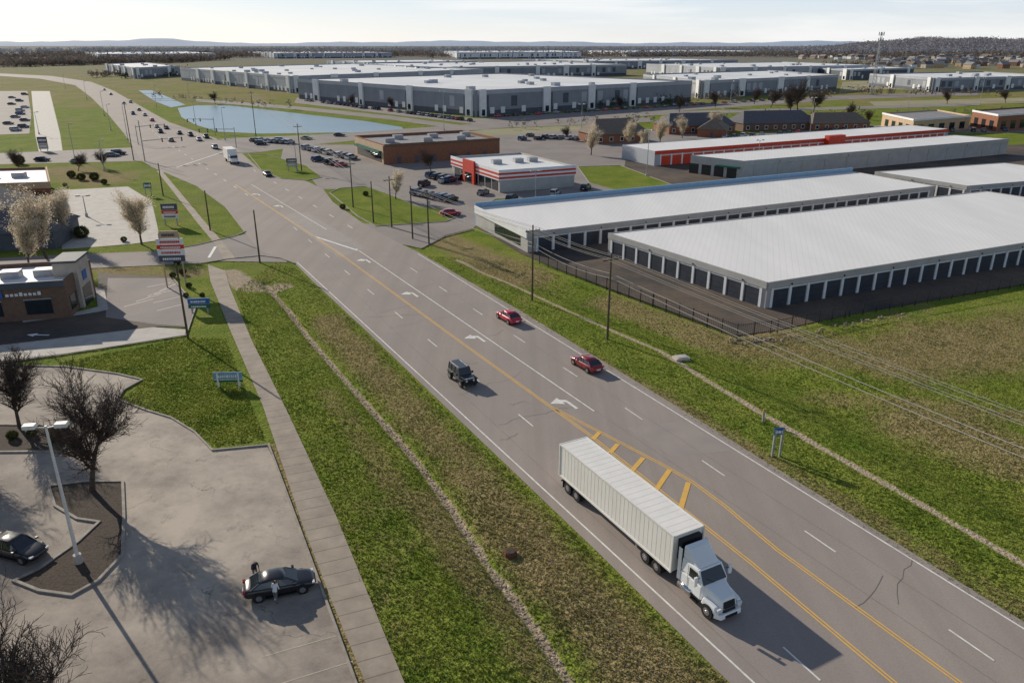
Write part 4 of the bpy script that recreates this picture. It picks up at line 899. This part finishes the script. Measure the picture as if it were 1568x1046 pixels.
    A.part('bumper',M['cabw'],bevel=.06).hexa([(L+4.15,-1.15,.32),(L+4.6,-.85,.32),(L+4.6,.85,.32),(L+4.15,1.15,.32),(L+4.15,-1.15,.66),(L+4.55,-.85,.66),(L+4.55,.85,.66),(L+4.15,1.15,.66)])
    A.part('lower_intake',M['black']).box(L+4.56,L+4.62,-.5,.5,.38,.56)
    A.part('wipers',M['black']).tube((L+2.92,-.1,1.95),(L+2.72,-.6,2.22),.015,.015,4)
    return A
rl=np.array(G(858,680,4.1));fl=np.array(G(1033,822,4.1)); hd=fl-rl; hd/=np.linalg.norm(hd); nn=np.array([-hd[1],hd[0]])
rc=rl+nn*1.3
semi(rc[0],rc[1],math.atan2(hd[1],hd[0])).finish()
def boxtruck(x,y,rot):
    A=Asset('box_truck',(x,y,.02),rot,False); A.part('cargo_box',M['trwhite'],bevel=.04).box(-4,2,-1.25,1.25,1.0,3.9); A.part('cab',M['cabw'],bevel=.08).box(2.15,3.6,-1.1,1.1,.7,2.5); A.part('hood',M['cabw'],bevel=.08).box(3.6,4.6,-1.0,1.0,.7,1.6)
    A.part('windshield',M['glass']).box(3.6,3.63,-.95,.95,1.65,2.35); A.part('chassis',M['black']).box(-3.9,4.4,-.5,.5,.6,.95)
    for sy in (-1,1):
        for xx in (-2.4,3.5): A.part('tyres',M['tyre']).tube((xx,sy*.8,.48),(xx,sy*1.15,.48),.48,.48,16)
        A.part('side_windows',M['glass']).box(2.4,3.3,sy*1.11-.01,sy*1.11+.01,1.6,2.3)
    return A
x,y=G(355,249); e=boxtruck(x,y,RA+math.pi).finish(); e.scale=(1.25,1.1,1.1)
CM=[]
for c_,k in (('white','suv'),('black','suv'),('grey','sedan'),('silver','sedan'),('red','sedan'),('blue','suv'),('silver','suv'),('black','sedan')):
    o=car('car',c_,k,0,0,0).finish(join=True); CM.append(o.data); bpy.data.objects.remove(o)
def pc(u,v,rot,i=None,name='parked_car'):
    o=link(bpy.data.objects.new(name,CM[random.choice((0,1,1,2,2,3,5,6,7,7,7,4))] if i is None else CM[i])); x,y=G(u,v); o.location=(x,y,.03); o.rotation_euler[2]=rot
for u,v,i in ((262,217,2),(275,206,7),(292,209,1),(305,216,3),(316,212,1),(240,196,3),(233,186,4),(255,198,7),(329,228,6),(410,270,7),(222,178,3),(213,170,2),(200,158,6),(190,160,7),(204,176,5),(246,204,1),(170,146,7),(160,139,3)): pc(u,v,RA+(math.pi if i%2 else 0),i,'car')
for u,v,i in ((65,247,7),(172,240,2),(182,237,1),(120,250,3),(400,222,1),(430,217,0),(470,214,2),(520,209,7)): pc(u,v,.1,i,'car')
for i in range(4): pc(662+i*9,272+i*2.4,-.6+math.pi/2)
for i in range(6): pc(640+i*10,298+i*2.2,1.0)
for u,v in ((784,308),(897,291),(650,285),(690,330),(680,280),(705,275),(740,298),(850,300)): pc(u,v,random.choice((.2,1.2)))
for i in range(7): pc(390+i*9,207+i*.6+10,1.2)
for i in range(9): pc(470+i*8.5,229+i*1.9,1.0) if random.random()<.8 else None
for i in range(8): pc(460+i*9,241+i*2.0,1.0) if random.random()<.6 else None
for i in range(40): 
    if random.random()<.85: pc(470+i*6.4,155+i*.8,1.3)
for i in range(12): pc(10+random.random()*34,146+i*5,.1)
for i in range(34): pc(760+i*15+random.random()*5,179.5-i*.9,.8)
for i in range(10): pc(800+i*12,209+random.random()*6,1.0)
for i in range(18): pc(1110+i*14,212-i*.9,1.1) if random.random()<.7 else None
for i in range(14): pc(1330+i*16,200+random.random()*2,1.1) if random.random()<.7 else None
for i in range(16): pc(1330+i*14,128+i*.5,1.1) if random.random()<.7 else None
sheet('warehouse_parking_lot',[(455,150),(728,182),(1284,147),(1500,140),(1500,146),(1290,153),(735,192),(450,158)],M['street'],3)
sheet('industrial_street',[(300,152),(450,163),(600,178),(720,194),(1000,172),(1500,158),(1500,162),(1000,177),(720,201),(600,184),(450,168),(300,156)],M['street'],5)
sheet('office_parking_lot',[(770,205),(960,196),(1120,208),(1350,192),(1568,192),(1568,204),(1350,203),(1120,219),(950,222),(770,213)],M['street'],4)
# ---------------------------------------------------------------- people
def person(name,x,y,rot,shirt,bend=0.0,step=.12):
    V=[];R=[];E=[]
    def v(p,r,par=None):
        V.append(p);R.append(r if isinstance(r,tuple) else (r,r))
        if par is not None: E.append((par,len(V)-1))
        return len(V)-1
    cb,sb=math.cos(bend),math.sin(bend)
    def T(px_,py_,pz):
        z=pz-.95; return (px_*cb+z*sb,py_,.95+z*cb-px_*sb)
    pel=v((0,0,.95),(.12,.16)); sp=v(T(0,0,1.15),(.11,.14),pel); ch=v(T(0,0,1.36),(.12,.17),sp); nk=v(T(0,0,1.50),.055,ch); h1=v(T(.02,0,1.60),.085,nk); h2=v(T(.025,0,1.70),.088,h1); nose=v(T(.12,0,1.63),.012,h1)
    for sy in (-1,1):
        sh=v(T(0,sy*.18,1.43),.062,ch); el=v(T(.04+bend*.15,sy*.25,1.14),.043,sh); wr=v(T(.2+bend*.3,sy*.2,.98+bend*.1),.028,el); pa=v(T(.27+bend*.3,sy*.19,.95+bend*.1),(.018,.035),wr)
        for k in range(4): 
            f1=v(T(.32+bend*.3,sy*(.16+.02*k),.935+bend*.1),.009,pa); v(T(.355+bend*.3-.006*abs(k-1.4),sy*(.16+.02*k),.905+bend*.1),.008,f1)
        th=v(T(.28+bend*.3,sy*.145,.955+bend*.1),.01,pa); v(T(.315+bend*.3,sy*.13,.94+bend*.1),.009,th)
        hp=v((0,sy*.09,.88),.095,pel); kn=v((.03+sy*step*.5,sy*.10,.49),.062,hp); an=v((sy*step,sy*.11,.09),.043,kn); v((sy*step+.15,sy*.125,.04),(.04,.03),an)
    me=bpy.data.meshes.new(name); me.from_pydata(V,E,[]); o=link(bpy.data.objects.new(name,me)); m=o.modifiers.new('skin','SKIN')
    for i,r in enumerate(R): me.skin_vertices[0].data[i].radius=r
    me.skin_vertices[0].data[0].use_root=True
    s=o.modifiers.new('s','SUBSURF'); s.levels=s.render_levels=2
    dg=bpy.context.evaluated_depsgraph_get(); nm=bpy.data.meshes.new_from_object(o.evaluated_get(dg)); o.modifiers.clear(); o.data=nm
    for mm in (shirt,M['jeans'],M['skin'],M['hair'],M['black']): nm.materials.append(mm)
    for p in nm.polygons:
        c=p.center; z0=c.z-.95; lx=c.x*cb-z0*sb; lz=.95+c.x*sb+z0*cb
        i=0
        if c.z<.10: i=4
        elif c.z<.93 and abs(lx)<.19 and lz<.98: i=1
        if lz>1.50: i=3 if (lz>1.70 or lx<-.01) else 2
        if lx>.17 and lz<1.2 and c.z>.3: i=2
        p.material_index=i; p.use_smooth=True
    o.location=(x,y,.02); o.rotation_euler[2]=rot; return o
x,y=G(423,923); person('person',x,y,math.radians(80),M['shirt'],.25)
x,y=G(392,887); person('person',x,y,math.radians(-50),M['shirtd'],.35)
# ---------------------------------------------------------------- light, sky, camera
EL=math.radians(21.5); AZ=math.radians(-43)
w=bpy.data.worlds.new('World'); S.world=w; w.use_nodes=True; nt=w.node_tree; bg=nt.nodes['Background']
sk=N(nt,'ShaderNodeTexSky',sky_type='NISHITA'); sk.sun_disc=False; sk.sun_elevation=EL; sk.sun_rotation=AZ; sk.altitude=200; sk.air_density=1.0; sk.dust_density=.6; sk.ozone_density=2
tc=N(nt,'ShaderNodeTexCoord'); sep=N(nt,'ShaderNodeSeparateXYZ'); nt.links.new(tc.outputs['Generated'],sep.inputs[0])
# thin high haze: pale at the horizon, blue overhead
grad=mix(nt,rng(nt,sep.outputs['Z'],0,.08),(7.7,7.9,8.1),(4.9,6.2,7.9)); grad=mix(nt,rng(nt,sep.outputs['Z'],.07,.42),grad,(1.1,1.45,2.2))
base_=mix(nt,.2,grad,sk.outputs[0])
mp=N(nt,'ShaderNodeMapping'); mp.inputs['Scale'].default_value=(1.5,1.5,16); nt.links.new(tc.outputs['Generated'],mp.inputs[0])
cl=rng(nt,noise(nt,mp.outputs[0],2.2,7,.62,.4),.46,.68,0,.7)
col=mix(nt,cl,base_,(8.3,8.3,8.2)); 
col=mix(nt,rng(nt,sep.outputs['Z'],.10,.3),col,base_)
nt.links.new(col,bg.inputs[0]); bg.inputs[1].default_value=.118
sd=bpy.data.lights.new('sun','SUN'); sd.energy=5; sd.angle=math.radians(.5); sd.color=(1,.91,.76); so=link(bpy.data.objects.new('sun',sd))
sv=Vector((math.sin(AZ)*math.cos(EL),math.cos(AZ)*math.cos(EL),math.sin(EL))); so.rotation_euler=(-sv).to_track_quat('-Z','Y').to_euler(); so.location=(-50,60,80)
cd=bpy.data.cameras.new('camera'); cd.lens=36*F/1568; cd.clip_end=60000; cd.clip_start=.5; co=link(bpy.data.objects.new('camera',cd)); co.location=(0,0,CH); co.rotation_euler=(math.pi/2-PT,0,0); S.camera=co
S.view_settings.view_transform='Standard'; S.view_settings.look='None'; S.view_settings.exposure=0; S.view_settings.gamma=1
print('OBJ',len(bpy.data.objects))
